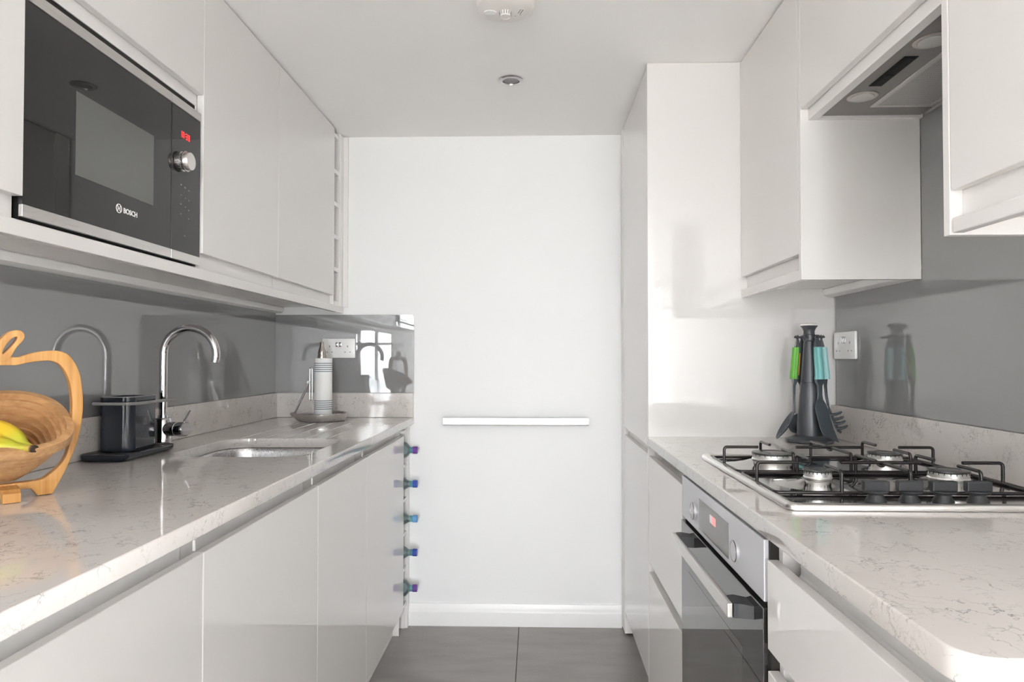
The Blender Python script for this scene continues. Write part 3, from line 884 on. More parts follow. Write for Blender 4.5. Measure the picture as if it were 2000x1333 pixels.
for s in (-.0048, .0048):
    ar.tube([(KX - .120, KY + s, z0 + .029), (KX - .060, KY + s, 1.060)], .0034, 10)
ar.tube([(KX - .060, KY - .006, 1.064), (KX - .060, KY + .006, 1.064)], .0075, 16)
ar.build('arm', M['chrome'], t)
lp = []
for (x, z) in rrect(KX - .0555, KX - .0455, .990, 1.125, .0049, 4): lp.append((x, KY - .004, z))
MB().tube(lp, .0024, 8, closed=True).tube([(KX - .058, KY, 1.064), (KX - .053, KY - .003, 1.062)], .003, 8).build('press_bar', M['chrome'], t)
kr = MB().lathe([(.0355, 0), (.0362, .001), (.0362, .239), (.0355, .240), (.014, .240), (.0125, .239), (.0125, .001), (.014, 0)], (KX, KY, z0 + .0185), 'z', 48, False, False)
kr.rings([[(KX + .0355 * math.cos(2 * PI * i / 48), KY + .0355 * math.sin(2 * PI * i / 48), z0 + .0185) for i in range(48)], [(KX + .014 * math.cos(2 * PI * i / 48), KY + .014 * math.sin(2 * PI * i / 48), z0 + .0185) for i in range(48)]], False, False)
single('kitchen_roll', kr, M['paper'], (KX, KY, z0 + .0185), 'slim white kitchen roll with blue stripe bands on its holder', 'kitchen roll')

# ------------------------------------------------------------------ sockets
def socket(name, c, basis, label, rockers_on):
    """double switched socket, local x = width, y = height, z = out of the wall"""
    t = thing(name, c, label, 'socket')
    Mx = Matrix.Translation(c) @ basis
    def part(nm, mb, m):
        bmesh.ops.recalc_face_normals(mb.bm, faces=mb.bm.faces[:])
        me = bpy.data.meshes.new(nm); mb.bm.to_mesh(me); mb.bm.free(); me.transform(Mx); return link(nm, me, m, t)
    part('plate', MB().box(-.073, .073, -.043, .043, 0, .009, .003), M['white'])
    for s in (-.040, .040):
        part('pin_slot', MB().box(s - .002, s + .002, .004, .012, .0088, .0093), M['greyslot'])
        for q in (-.011, .011): part('pin_slot', MB().box(s + q - .003, s + q + .003, -.019, -.015, .0088, .0093), M['greyslot'])
    for s in (-.0075, .0075):
        part('rocker_switch', MB().box(s - .0055, s + .0055, .006, .027, .0088, .0115, .0008), M['chrome'])
    return t
socket('double_socket', (-.868, D - GT - .0004, 1.2095), FACE_MY, 'white double socket behind the kitchen roll', True)
socket('double_socket', (XR - GT - .0004, 2.1425, 1.2045), FACE_MX, 'white double socket beside the hanging utensils', True)

# ------------------------------------------------------------------ towel bar on the end wall
t = thing('towel_bar', (-.09, D, .875), 'slim brushed steel towel bar fixed across the blank end wall', 'towel bar')
bp_ = MB()
bar = []
for (y, z) in rrect(2.914, 2.922, .8745, .9085, .003, 3): bar.append((y, z))
bp_.rings([[(-.403, y, z) for y, z in bar], [(.227, y, z) for y, z in bar]])
bp_.build('bar', M['steel_x'], t, 30)
for x in (-.397, .199): box('post', M['steel_x'], t, x, x + .022, 2.9225, D - EPS, .880, .905, .002)

# ------------------------------------------------------------------ tall cabinet
YT = 2.2330
t = thing('tall_cabinet', (.68, 2.59, 0), 'full-height white cabinet at the end of the hob side', 'cabinet')
box('end_panel', M['door'], t, XDR, XR - EPS, YT, YT + .018, .001, ZC - .001, .0014)
box('body', M['body'], t, XDR + .0195, XR - EPS, YT + .0185, 2.8495, ZK, ZC - .004, .0006)
box('upper_door', M['door'], t, XDR + .0005, XDR + .018, YT + .0205, 2.8475, .876, 2.139, .0014)
box('lower_door', M['door'], t, XDR + .0005, XDR + .018, YT + .0205, 2.8475, ZK, .846, .0014)
box('filler', M['body'], t, XDR + .002, XDR + .05, 2.8502, D - .0165, .012, ZC - .001, .0006)
box('plinth', M['body'], t, XDR + .058, XDR + .072, YT + .0185, 2.8495, .001, ZK - .001, .0006)
box('foot', M['black'], t, XDR + .012, XDR + .042, 2.872, 2.90, .0005, .0118, 0)

# ------------------------------------------------------------------ right base units
def gola(t, y0, y1, ztop, zbot, front=XDR):
    """hollow grip channel above a drawer front (right side, faces -X)"""
    gr = MB()
    prf = [(front + .0195, ztop), (front + .0195, ztop - .003), (front + .034, ztop - .005), (front + .040, ztop - .012), (front + .040, zbot - .012), (front + .034, zbot - .022), (front + .0195, zbot - .024), (front + .0185, zbot - .028), (front + .044, zbot - .028), (front + .044, ztop)]
    gr.rings([[(x, y, z) for x, z in prf] for y in (y0, y1)])
    return gr.build('grip_rail', M['rail'], t, 30)
def carcass(t, y0, y1, z1=ZG - .001):
    bd = MB()
    bd.box(XDR + .0195, XR - EPS, y0 + .0005, y0 + .018, ZK, z1, .0006)
    bd.box(XDR + .0195, XR - EPS, y1 - .018, y1 - .0005, ZK, z1, .0006)
    bd.box(XDR + .0195, XR - EPS, y0 + .018, y1 - .018, ZK, ZK + .018)
    bd.box(XR - .012, XR - EPS, y0 + .018, y1 - .018, ZK + .018, z1)
    bd.build('body', M['body'], t)
    box('plinth', M['body'], t, XDR + .058, XDR + .072, y0 + .0005, y1 - .0005, .001, ZK - .001, .0006)
t = thing('drawer_cabinet', (.68, 1.97, 0), 'white two-drawer base cabinet between the oven and tall cabinet', 'cabinet')
carcass(t, 1.7205, YT - .0005)
box('drawer', M['door'], t, XDR, XDR + .018, 1.7225, YT - .003, .4975, .8435, .0016)
box('drawer', M['door'], t, XDR, XDR + .018, 1.7225, YT - .003, ZK, .4645, .0016)
gola(t, 1.739, YT - .019, ZG - .001, .8435); gola(t, 1.739, YT - .019, .4965, .4645)
t = thing('drawer_cabinet', (.68, .84, 0), 'white three-drawer base cabinet on the camera side of the oven', 'cabinet')
carcass(t, .600, 1.0965)
for (za, zb) in ((.698, .840), (.405, .664), (ZK, .371)):
    box('drawer', M['door'], t, XDR, XDR + .018, .602, 1.0948, za, zb, .0016)
for zt_, zb_ in ((ZG - .001, .840), (.697, .664), (.404, .371)): gola(t, .619, 1.060, zt_, zb_)
single('end_panel', MB().box(XDR, XR - EPS, .590, .5985, .001, ZG - .001, .001), M['door'], (.68, .594, 0), 'white end panel closing the hob run at the camera end', 'panel')

# ------------------------------------------------------------------ oven
t = thing('oven', (.68, 1.41, .28), 'built-in steel and black glass oven under the gas hob', 'oven')
oy0, oy1 = 1.1055, 1.7140
XO = .3685
box('case', M['black'], t, XO + .024, XR - .03, oy0 + .006, oy1 - .003, .2745, .866, .001)
box('control_panel', M['panel_steel'], t, XO, XO + .022, oy0, oy1, .7685, .8690, .0012)
box('display', M['dispgrey'], t, XO - .0006, XO + .002, 1.305, 1.538, .7785, .8465, 0, label='grey glass display strip')
box('clock_display', M['pink'], t, XO - .001, XO + .001, 1.395, 1.424, .816, .833, 0, label='pink lit clock')
box('clock_display', M['paledisp'], t, XO - .001, XO + .001, 1.4245, 1.441, .816, .833, 0, label='pale lit field')
for y in (1.5865, 1.2590):
    k = MB().lathe([(.0215, 0), (.0215, -.001), (.0190, -.0015), (.0190, -.004), (.0180, -.005)], (XO, y, .807), 'x', 36).build('knob', M['panel_steel'], t)
    MB().lathe([(.0200, -.0052), (.0185, -.0056), (.0185, -.0046), (.0200, -.0042)], (XO, y, .807), 'x', 36, False, False).build('ring', M['nickel'], k)
box('door', M['blkglass'], t, XO - .002, XO + .022, oy0, oy1, .2765, .7585, .0012)
box('window', M['ovwin'], t, XO - .0024, XO - .001, 1.215, 1.640, .330, .650, 0, label='paler window in the black glass')
hy0, hy1 = 1.158, 1.628; hx0 = .3245
hd = box('handle', M['steel'], t, hx0, hx0 + .010, hy0, hy1, .7220, .7470, .0025)
for (a, b) in ((hy0 - .001, hy0 + .042), (hy1 - .042, hy1 + .001)):
    m_ = MB()
    m_.rings([[(hx0 + .0102, y, z) for y, z in ((a, .7225), (b, .7225), (b, .7465), (a, .7465))],
              [(hx0 + .022, y, z) for y, z in ((a, .7225), (b + .004, .7225), (b + .004, .7465), (a, .7465))],
              [(XO - .0022, y, z) for y, z in ((a - .008, .7235), (b - .006, .7235), (b - .006, .7455), (a - .008, .7455))]])
    m_.build('bracket', M['knobblk'], hd, 25)
box('gap_shade', M['black'], t, XO + .008, XO + .022, oy0 + .004, oy1 - .004, .7590, .7680, 0)  # black strip painting the shade between control panel and door
box('filler_panel', M['door'], t, XDR, XDR + .018, oy0, oy1, ZK, .2740, .0012)
box('gap_shade_strip', M['gap'], t, XDR + .006, XDR + .030, 1.0975, 1.1050, .112, .868, 0)  # dark strip painting the shade in the gap beside the oven

# ------------------------------------------------------------------ right wall units
XCR = XUR + .0195
t = thing('wall_cabinet', (.83, 1.98, ZB), 'white wall cabinet above the hanging utensils', 'cabinet')
box('body', M['body'], t, XCR, XR - EPS, 1.7455, YT - .0008, ZB, ZC - .003, .0006)
box('door', M['door'], t, XUR, XUR + .018, 1.7475, YT - .003, ZD0, ZD1, .0014)
box('end_panel', M['door'], t, XUR - .0005, XR - GT - .0006, 1.7275, 1.7450, ZU0, ZC - .003, .0012)
box('light_rail', M['door'], t, XUR, XUR + .020, 1.7452, YT - .0008, ZU0, ZB - .0012, .0012)
t = thing('wall_cabinet', (.83, .86, ZB), 'white wall cabinet nearest the camera on the hob side', 'cabinet')
box('body', M['body'], t, XCR, XR - EPS, .600, 1.1125, ZB, ZC - .003, .0006)
box('door', M['door'], t, XUR, XUR + .018, .602, 1.1115, 1.4365, ZD1, .0014)
box('end_panel', M['door'], t, XUR - .0005, XR - GT - .0006, 1.1130, 1.1305, ZU0, ZC - .003, .0012)
box('light_rail', M['door'], t, XUR, XUR + .020, .600, 1.1090, ZU0 + .002, ZB - .0012, .003)
t = thing('extractor_cabinet', (.83, 1.43, 1.77), 'white cabinet housing the extractor above the gas hob', 'cabinet')
hb = MB()
hb.box(XCR, XR - EPS, 1.1310, 1.7270, 1.83, ZC - .003, .0006)
hb.box(XCR, XCR + .022, 1.1310, 1.7270, 1.7715, 1.83, .0006)
hb.box(XCR + .022, XR - GT - .001, 1.713, 1.7270, 1.7715, 1.83, .0006)
hb.build('body', M['body'], t)
box('flap_door', M['door'], t, XUR, XUR + .018, 1.1325, 1.7262, 1.7995, ZD1, .0014)
# extractor
t = thing('extractor_hood', (.85, 1.42, 1.775), 'grey built-in extractor hood with two lamps and mesh filter', 'extractor hood')
box('canopy', M['hoodgrey'], t, .7185, .970, 1.1345, 1.7120, 1.7765, 1.829, .003)
for y in (1.585, 1.308):
    l = MB().lathe([(.0335, 1.7762), (.0335, 1.7745), (.0300, 1.7735), (.0255, 1.7738), (.0255, 1.7755), (.0255, 1.7762)], (.764, y, 0), 'z', 36, True, True).build('lamp', M['ring'], t)
    MB().lathe([(.0250, 1.7737), (.0250, 1.7728), (.022, 1.7724)], (.764, y, 0), 'z', 36).build('lens', M['lens'], l)
cp_ = box('control_plate', M['black'], t, .749, .777, 1.376, 1.524, 1.7752, 1.7764, 0)
for (a, b) in ((1.380, 1.440), (1.462, 1.518)): box('slider_switch', M['black'], cp_, .754, .772, a, b, 1.7735, 1.7751, .0004)
ff = MB(); fx0, fx1, fy0, fy1 = .812, .962, 1.160, 1.648
for a in ((fx0, fx0 + .012, fy0, fy1), (fx1 - .012, fx1, fy0, fy1), (fx0 + .012, fx1 - .012, fy0, fy0 + .012), (fx0 + .012, fx1 - .012, fy1 - .012, fy1)):
    ff.box(*a, 1.7735, 1.7764, .0006)
fo = ff.build('filter_frame', M['steel'], t)
box('filter_mesh', M['filter'], fo, fx0 + .012, fx1 - .012, fy0 + .012, fy1 - .012, 1.7745, 1.7760, 0)

# ------------------------------------------------------------------ gas hob
ZH = ZW + EPS
hbx0, hbx1, hby0, hby1 = .424, .936, 1.146, 1.752
t = thing('gas_hob', (.68, 1.45, ZH), 'steel four-burner gas hob with black wire pan supports', 'hob')
def hr(g, z, r): return [(x, y, z) for x, y in rrect(hbx0 + g, hbx1 - g, hby0 + g, hby1 - g, r, 6)]
MB().rings([hr(0, ZH, .016), hr(-.0003, ZH + .004, .016), hr(.0008, ZH + .0085, .0155), hr(.004, ZH + .0112, .013), hr(.011, ZH + .0115, .012), hr(.016, ZH + .0098, .010), hr(.0185, ZH + .0075, .010)], cap1=False).build('rim', M['steel_x'], t, 50)
MB().rings([hr(.0182, ZH + .0075, .010), hr(.024, ZH + .0068, .008)], cap0=False).build('hob_plate', M['hobtop'], t, 50)
zp = ZH + .0069
for (x, y, r) in ((.557, 1.602, .046), (.817, 1.604, .036), (.560, 1.358, .026), (.815, 1.358, .036)):
    b = MB().lathe([(r + .062, zp), (r + .040, zp + .0015), (r + .020, zp + .005), (r + .006, zp + .0095), (r - .001, zp + .0105)], (x, y, 0), 'z', 48, False, True).build('burner', M['hobtop'], t, 60)
    MB().lathe([(r - .001, zp + .0107), (r + .0015, zp + .0135), (r, zp + .016), (r, zp + .0245), (r - .003, zp + .0255)], (x, y, 0), 'z', 48).build('flame_ring', M['burner'], b, 30)
    MB().lathe([(r + .0008, zp + .0258), (r + .0020, zp + .0268), (r + .0012, zp + .0292), (r * .62, zp + .0305), (r * .60, zp + .0296), (.002, zp + .0296)], (x, y, 0), 'z', 48).build('cap', M['capblk'], b, 30)
    tk = MB(); n = 22
    for i in range(n):
        a = 2 * PI * i / n
        c, s_ = math.cos(a), math.sin(a)
        tk.tube([(x + (r + .0003) * c, y + (r + .0003) * s_, zp + .0215), (x + (r + .0003) * c, y + (r + .0003) * s_, zp + .0258)], .0007, 5)
    tk.build('flame_slots', M['black'], b, 0, kind='stuff')
WR_ = .0034
ZT = .9570
def bend(pts, r=.008):
    """round the inner corners of a polyline"""
    out = [Vector(pts[0])]
    for a, b, c in zip(pts[:-2], pts[1:-1], pts[2:]):
        a, b, c = Vector(a), Vector(b), Vector(c)
        p, q = b + (a - b).normalized() * r, b + (c - b).normalized() * r
        for k in range(6):
            u = k / 5; out.append((1 - u) ** 2 * p + 2 * u * (1 - u) * b + u * u * q)
    out.append(Vector(pts[-1])); return out
for (ya_, yb_) in ((1.476, 1.690), (1.246, 1.456)):
    x0, x1 = .438, .916; zb = zp + .0040; ym = (ya_ + yb_) / 2
    g = MB()
    g.tube([(x, y, zb) for x, y in rrect(x0, x1, ya_, yb_, .012, 4)], WR_, 10, closed=True)
    g.tube(bend([(x0, ym, zb), (x0, ym, ZT), (x0 + .078, ym, ZT)]), WR_, 10)
    g.tube(bend([(x1, ym, zb), (x1, ym, ZT), (x1 - .078, ym, ZT)]), WR_, 10)
    for xf in (.557, .806):
        g.tube(bend([(xf, ya_, zb), (xf, ya_, ZT), (xf, ya_ + .066, ZT)]), WR_, 10)
        g.tube(bend([(xf, yb_, zb), (xf, yb_, ZT), (xf, yb_ - .066, ZT)]), WR_, 10)
    g.tube(bend([(.680, ya_, zb), (.680, ya_, ZT), (.680, ym - .016, ZT), (.680, ym - .007, ZT - .006), (.680, ym + .007, ZT - .006), (.680, ym + .016, ZT), (.680, yb_, ZT), (.680, yb_, zb)], .006), WR_, 10)
    g.tube([(.603, ym, ZT), (.757, ym, ZT)], WR_, 10)
    g.build('pan_support', M['enamel'], t, 60)
for kx in (.592, .650, .708, .767):
    k = MB().lathe([(.0175, zp - .0004), (.0165, zp + .003), (.0125, zp + .009), (.0120, zp + .012), (.0190, zp + .0145), (.0205, zp + .0175), (.0200, zp + .0185)], (kx, 1.1945, 0), 'z', 32).build('knob', M['knobblk'], t, 30)
    MB().box(kx - .0215, kx + .0215, 1.1875, 1.2015, zp + .0180, zp + .0355, .0018).build('grip', M['knobblk'], k, 30)

# ------------------------------------------------------------------ utensil carousel
UX, UY = .843, 2.100
t = thing('utensil_stand', (UX, UY, ZW), 'charcoal utensil carousel with a white top knob by the wall', 'utensil stand')
z0 = ZW + EPS
MB().lathe([(.067, z0), (.0690, z0 + .003), (.0690, z0 + .009), (.0665, z0 + .011), (.041, z0 + .0200), (.038, z0 + .021)], (UX, UY, 0), 'z', 16).build('base', M['charcoal'], t, 20)
MB().lathe([(.0375, z0 + .0208), (.0365, .960), (.0320, 1.040), (.0255, 1.0905)], (UX, UY, 0), 'z', 40).build('lower_column', M['charcoal'], t)
MB().lathe([(.0252, 1.0912), (.0205, 1.150), (.0165, 1.205), (.0155, 1.217)], (UX, UY, 0), 'z', 40).build('upper_column', M['charcoal'], t)
hk = MB().lathe([(.0160, 1.2175), (.0185, 1.220), (.0185, 1.236), (.0165, 1.2385), (.0160, 1.248), (.0195, 1.256), (.0252, 1.2635), (.0250, 1.2645)], (UX, UY, 0), 'z', 36)
HA = []
ev = Vector((.930, -.368, 0)); cv = Vector((-.368, -.930, 0))      # to the right as seen from the aisle, towards the camera
for d in (ev * 1.0 + cv * .12, ev * .62 + cv * .78, -ev * .95 + cv * .30, -ev * .50 - cv * .86, cv * 1.0 - ev * .20, ev * .55 - cv * .83):
    d = d.normalized(); HA.append(d)
    a = Vector((UX, UY, 1.229))
    hk.tube([a + d * .016, a + d * .036, a + d * .0405 + Vector((0, 0, .001)), a + d * .043 + Vector((0, 0, .003))], [.0032, .0032, .0045, .0045], 10)
hk.build('hook_head', M['charcoal'], t, 35)
MB().lathe([(.0254, 1.2648), (.0262, 1.2665), (.0256, 1.2695), (.0180, 1.2720), (.004, 1.2735)], (UX, UY, 0), 'z', 36).build('top_knob', M['cream'], t)

def ribbon(mb, path, widths, th, d, tang, slant=0.0):
    """path of (radial, z) with widths along tang; rectangular section with softened corners"""
    P = [Vector((UX, UY, 0)) + d * r + Vector((0, 0, z)) for r, z in path]
    out = []
    for i, p in enumerate(P):
        tdir = (P[min(i + 1, len(P) - 1)] - P[max(i - 1, 0)]).normalized()
        nrm = tang.cross(tdir).normalized()
        w = widths[i] / 2; h = (th[i] if isinstance(th, (list, tuple)) else th) / 2
        c = min(h * .6, w * .6)
        sec = [(w, h - c), (w - c, h), (-w + c, h), (-w, h - c), (-w, -h + c), (-w + c, -h), (w - c, -h), (w, -h + c)]
        k_ = slant if i == len(P) - 1 else 0.0
        out.append([p + tang * a + nrm * b + tdir * (k_ * a / w) for a, b in sec])
    return mb.rings(out)

def grip(t, d, tang, m, w=.026):
    """top hanger loop (charcoal) and coloured grip of one hanging utensil"""
    a = Vector((UX, UY, 0))
    lo = MB()
    c = a + d * .0345 + Vector((0, 0, 1.2275))
    lo.tube([c + tang * (.0062 * math.cos(2 * PI * i / 16)) + Vector((0, 0, .0062 * math.sin(2 * PI * i / 16))) - d * (.0005 * math.sin(2 * PI * i / 16)) for i in range(16)], .0026, 8, closed=True)
    ribbon(lo, [(.0348, 1.2215), (.0355, 1.212), (.0370, 1.1985)], [.016, w * .85, w * .92], [.005, .009, .012], d, tang)
    lo.build('hanger', M['charcoal'], t, 35)
    g_ = MB()
    g_.tube([Vector((UX, UY, 0)) + d * r + Vector((0, 0, z)) for r, z in ((.0405, 1.1975), (.0425, 1.165), (.0455, 1.130), (.0470, 1.112), (.0472, 1.1008))], [w * .40, w * .43, w * .44, w * .46, w * .47], 16)
    ribbon(g_, [(.0370, 1.1982), (.0395, 1.165), (.0425, 1.130), (.0440, 1.112), (.0442, 1.1035), (.0442, 1.1005)], [w * .92, w, w * 1.02, w * 1.06, w * 1.18, w * 1.22], [.012, .014, .014, .0135, .013, .012], d, tang)
    g_.build('grip', m, t, 35)

def utensil(name, d, label, m, group='utensils on the carousel', w=.026):
    d = d.normalized(); tang = Vector((0, 0, 1)).cross(d).normalized()
    t = thing(name, (UX + d.x * .0345, UY + d.y * .0345, 1.2275), label, 'utensil', group)
    grip(t, d, tang, m, w); return t, d, tang

# spatula: plain blade, teal grip
t, d, tg = utensil('spatula', HA[1], 'slate grey spatula with teal grip facing the camera', M['teal'], w=.027)
b = MB(); ribbon(b, [(.0442, 1.1002), (.0445, 1.094), (.0440, 1.080), (.045, 1.055), (.046, 1.040)], [.032, .031, .018, .017, .021], [.012, .010, .009, .006, .005], d, tg); b.build('neck', M['slate'], t, 35)
b = MB(); ribbon(b, [(.046, 1.0398), (.048, 1.026), (.0535, 1.008), (.074, .955), (.092, .926)], [.021, .038, .046, .046, .044], .003, d, tg, slant=.012)
b.build('blade', M['slate'], t, 35)
# pasta fork, pale aqua grip
t, d, tg = utensil('pasta_fork', HA[0], 'slate grey pasta fork with pale aqua grip by the wall', M['aqua'], w=.024)
b = MB(); ribbon(b, [(.0442, 1.1002), (.0445, 1.094), (.0450, 1.080), (.047, 1.050), (.052, 1.020)], [.032, .030, .012, .011, .016], [.012, .010, .008, .007, .006], d, tg); b.build('neck', M['slate'], t, 35)
b = MB(); ribbon(b, [(.052, 1.0198), (.058, 1.000), (.066, .978), (.074, .957), (.080, .945), (.088, .940)], [.016, .040, .050, .052, .046, .030], .0035, d, tg)
for k, (r0, z0_, s) in enumerate(((.061, .992, 1), (.066, .978, 1), (.071, .965, 1), (.077, .951, 1), (.061, .992, -1), (.066, .978, -1), (.071, .965, -1), (.077, .951, -1))):
    p = Vector((UX, UY, z0_)) + d * r0 + tg * (s * .021)
    b.tube([p, p + d * .014 + Vector((0, 0, .003)), p + d * .027 + Vector((0, 0, .009))], [.0036, .0032, .0028], 8)
b.build('fork_head', M['slate'], t, 35)
# slotted spoon, green grip
def dish(mb, c, lng, wid, up_, a, b_, depth, holes=()):
    """shallow bowl: c centre, lng/wid unit axes, up_ opening direction"""
    nr_, na = 8, 28; G = []
    for i in range(nr_ + 1):
        r = i / nr_; row = []
        for k in range(na):
            q = 2 * PI * k / na
            p = c + lng * (a * r * math.cos(q)) + wid * (b_ * r * math.sin(q)) - up_ * (depth * (1 - r * r))
            row.append(mb.bm.verts.new(p))
        G.append(row)
    for i in range(nr_):
        for k in range(na):
            j = (k + 1) % na
            if i in (2, 4) and (k % 4 in (1,) ) and holes: continue
            if i == 0:
                if k == 0:
                    pass
            try: mb.bm.faces.new((G[i][k], G[i][j], G[i + 1][j], G[i + 1][k]))
            except ValueError: pass
    bmesh.ops.remove_doubles(mb.bm, verts=mb.bm.verts[:], dist=1e-6)
    g = bmesh.ops.solidify(mb.bm, geom=mb.bm.faces[:], thickness=.0022)
    return mb
t, d, tg = utensil('slotted_spoon', HA[2], 'slate grey slotted spoon with green grip, at the carousel edge', M['green'], w=.024)
b = MB(); ribbon(b, [(.0442, 1.1002), (.0445, 1.094), (.0460, 1.080), (.0465, 1.040), (.0465, .996)], [.032, .030, .012, .011, .020], [.012, .010, .008, .006, .004], d, tg); b.build('neck', M['slate'], t, 35)
lng = (d * .52 - Vector((0, 0, 1)) * .854).normalized(); upv = tg.cross(lng).normalized()
if upv.dot(d) < 0: upv = -upv
dish(MB(), Vector((UX, UY, .958)) + d * .073, lng, tg, upv, .050, .030, .010, (1,)).build('spoon_bowl', M['slate'], t, 60)
MB().box(-.001, .001, -.001, .001, -.04, .04)
li = MB(); ribbon(li, [(.0285, 1.180), (.0318, 1.145), (.0336, 1.112)], [.012, .013, .014], .003, d, tg); li.build('grip_lining', M['orange'], t, 35, label='orange inner face of the grip')
# ladle behind
t, d, tg = utensil('ladle', HA[3], 'slate grey round ladle half hidden behind the carousel', M['slate'], w=.024)
b = MB(); ribbon(b, [(.0442, 1.1002), (.0445, 1.094), (.0460, 1.080), (.048, 1.020), (.052, .985)], [.032, .030, .012, .011, .018], [.012, .010, .008, .006, .005], d, tg); b.build('neck', M['slate'], t, 35)
lng = (d * .35 - Vector((0, 0, 1)) * .937).normalized(); upv = tg.cross(lng).normalized()
if upv.dot(d) < 0: upv = -upv
dish(MB(), Vector((UX, UY, .958)) + d * .064, lng, tg, upv, .036, .034, .024).build('ladle_bowl', M['slate'], t, 60)

# ------------------------------------------------------------------ ceiling fittings
t = thing('smoke_alarm', (-.082, 1.805, ZC - .04), 'round off-white smoke alarm on the ceiling', 'smoke alarm')
SX, SY = -.082, 1.808
MB().lathe([(.0700, ZC - EPS), (.0720, ZC - .010), (.0790, ZC - .011), (.0795, ZC - .026), (.0745, ZC - .036), (.062, ZC - .0415), (.004, ZC - .0425)], (SX, SY, 0), 'z', 56).build('housing', M['cream'], t, 35)
zb = ZC - .0425
cg = MB().lathe([(.0155, zb + .001), (.0145, zb - .012), (.0135, zb - .013), (.0135, zb - .012)], (SX, SY + .004, 0), 'z', 28).build('sensor_cage', M['cream'], t, 35)
sl = MB()
for i in range(14):
    a = 2 * PI * i / 14; c, s_ = math.cos(a), math.sin(a)
    sl.tube([(SX + .0156 * c, SY + .004 + .0156 * s_, zb - .001), (SX + .0149 * c, SY + .004 + .0149 * s_, zb - .010)], .0013, 6)
sl.build('cage_slots', M['greyslot'], cg, 0, kind='stuff')
bt = MB(); ov_ = [(SX - .042 + .017 * math.cos(2 * PI * i / 28), SY + .004 + .011 * math.sin(2 * PI * i / 28)) for i in range(28)]
bt.rings([[(x, y, zb + .002) for x, y in ov_], [(x, y, zb - .0012) for x, y in ov_]])
bt.build('test_button', M['white'], t)
vg = MB()
for (a, b) in ((.034, .000), (.040, .002)): vg.tube([(SX + a, SY + b + .012, zb + .0008), (SX + a + .008, SY + b - .008, zb + .0008)], .0012, 6)
for (a, b) in ((.026, .026), (.040, .020)): vg.tube([(SX + a - .002, SY + b, zb + .0012), (SX + a + .002, SY + b, zb + .0012)], .0012, 6)
vg.build('vent_slots', M['greyslot'], t, 0)

t = thing('downlight', (-.087, 2.357, ZC), 'small recessed chrome downlight in the ceiling near the end wall', 'downlight')
DXc, DYc = -.087, 2.357
MB().lathe([(.043, ZC - EPS), (.043, ZC - .003), (.039, ZC - .006), (.030, ZC - .0065), (.0285, ZC - .004), (.0285, ZC - EPS)], (DXc, DYc, 0), 'z', 40, False, False).build('bezel', M['chrome'], t, 50)
MB().lathe([(.0284, ZC - .0012), (.022, ZC - .0020), (.010, ZC - .0016), (.002, ZC - .0016)], (DXc, DYc, 0), 'z', 32).build('lamp_lens', M['greyslot'], t)
t = thing('downlight', (-.087, 1.02, ZC), 'recessed chrome downlight over the camera, seen only mirrored in the microwave glass', 'downlight')
MB().lathe([(.043, ZC - EPS), (.043, ZC - .003), (.039, ZC - .006), (.030, ZC - .0065), (.0285, ZC - .004), (.0285, ZC - EPS)], (DXc, 1.02, 0), 'z', 40, False, False).build('bezel', M['chrome'], t, 50)
MB().lathe([(.0284, ZC - .0012), (.022, ZC - .0020), (.010, ZC - .0016), (.002, ZC - .0016)], (DXc, 1.02, 0), 'z', 32).build('lamp_lens', M['greyslot'], t)

# ------------------------------------------------------------------ apple-shaped bamboo fruit bowl
AL = math.radians(48)
BC = Vector((-.954, 1.218, 0)); bu = Vector((math.cos(AL), math.sin(AL), 0)); bn = Vector((math.sin(AL), -math.cos(AL), 0))
t = thing('fruit_bowl', (BC.x, BC.y, ZW), 'apple-shaped bamboo fruit bowl with stepped rings beside the splashback', 'fruit bowl')
u0 = -.018
half_o = [(.0153, 1.165), (.035, 1.1727), (.0586, 1.1772), (.0766, 1.1769), (.0917, 1.1701), (.1028, 1.1552), (.1116, 1.1333), (.1162, 1.1032), (.1180, 1.0732), (.1168, 1.0483), (.112, 1.0138), (.1021, .98), (.0899, .9489), (.0765, .9205), (.0700, .9072), (.0460, .9072), (.0400, .9165), (.0359, .9215), (.0150, .9225)]
half_i = [(.0120, 1.1500), (.034, 1.1555), (.0600, 1.1583), (.0745, 1.1540), (.0860, 1.1405), (.0945, 1.1187), (.0990, 1.0889), (.1000, 1.0642), (.0985, 1.020), (.0945, .9905), (.0875, .9695), (.0775, .956), (.0640, .9440), (.0500, .9360), (.0150, .9345)]
fo_ = [(u0 + a, b) for a, b in half_o]; 
outer_ = [(u0, 1.1612)] + fo_[:14] + []
o_right = smooth_poly(half_o[:14], 4, False) + half_o[14:]
i_right = smooth_poly(half_i, 4, False)
def both(r): return [(u0 + a, b) for a, b in r] + [(u0 - a, b) for a, b in reversed(r)]
leaf_o = smooth_poly([(-.020, 1.158), (-.0068, 1.1819), (.0024, 1.1944), (.0054, 1.203), (.003, 1.2105), (-.0033, 1.2142), (-.0147, 1.2130), (-.0250, 1.2051), (-.0330, 1.1920), (-.0365, 1.178), (-.040, 1.158)], 4)
leaf_i = smooth_poly([(-.0270, 1.1706), (-.0235, 1.1840), (-.0161, 1.1960), (-.0085, 1.2020), (-.0055, 1.2010), (-.0084, 1.1935), (-.0182, 1.1799)], 4)
def stand(loops, name, depth, off=0.0):
    me = fill2d(loops, depth, .0015)
    B = Matrix(((bu.x, 0, bn.x, BC.x + bn.x * off), (bu.y, 0, bn.y, BC.y + bn.y * off), (0, 1, 0, 0), (0, 0, 0, 1)))
    me.transform(B); return link(name, me, M['bamboo'], t, 35)
stand([both(o_right), both(i_right)], 'apple_frame', .021)
stand([leaf_o, leaf_i], 'leaf', .0214)
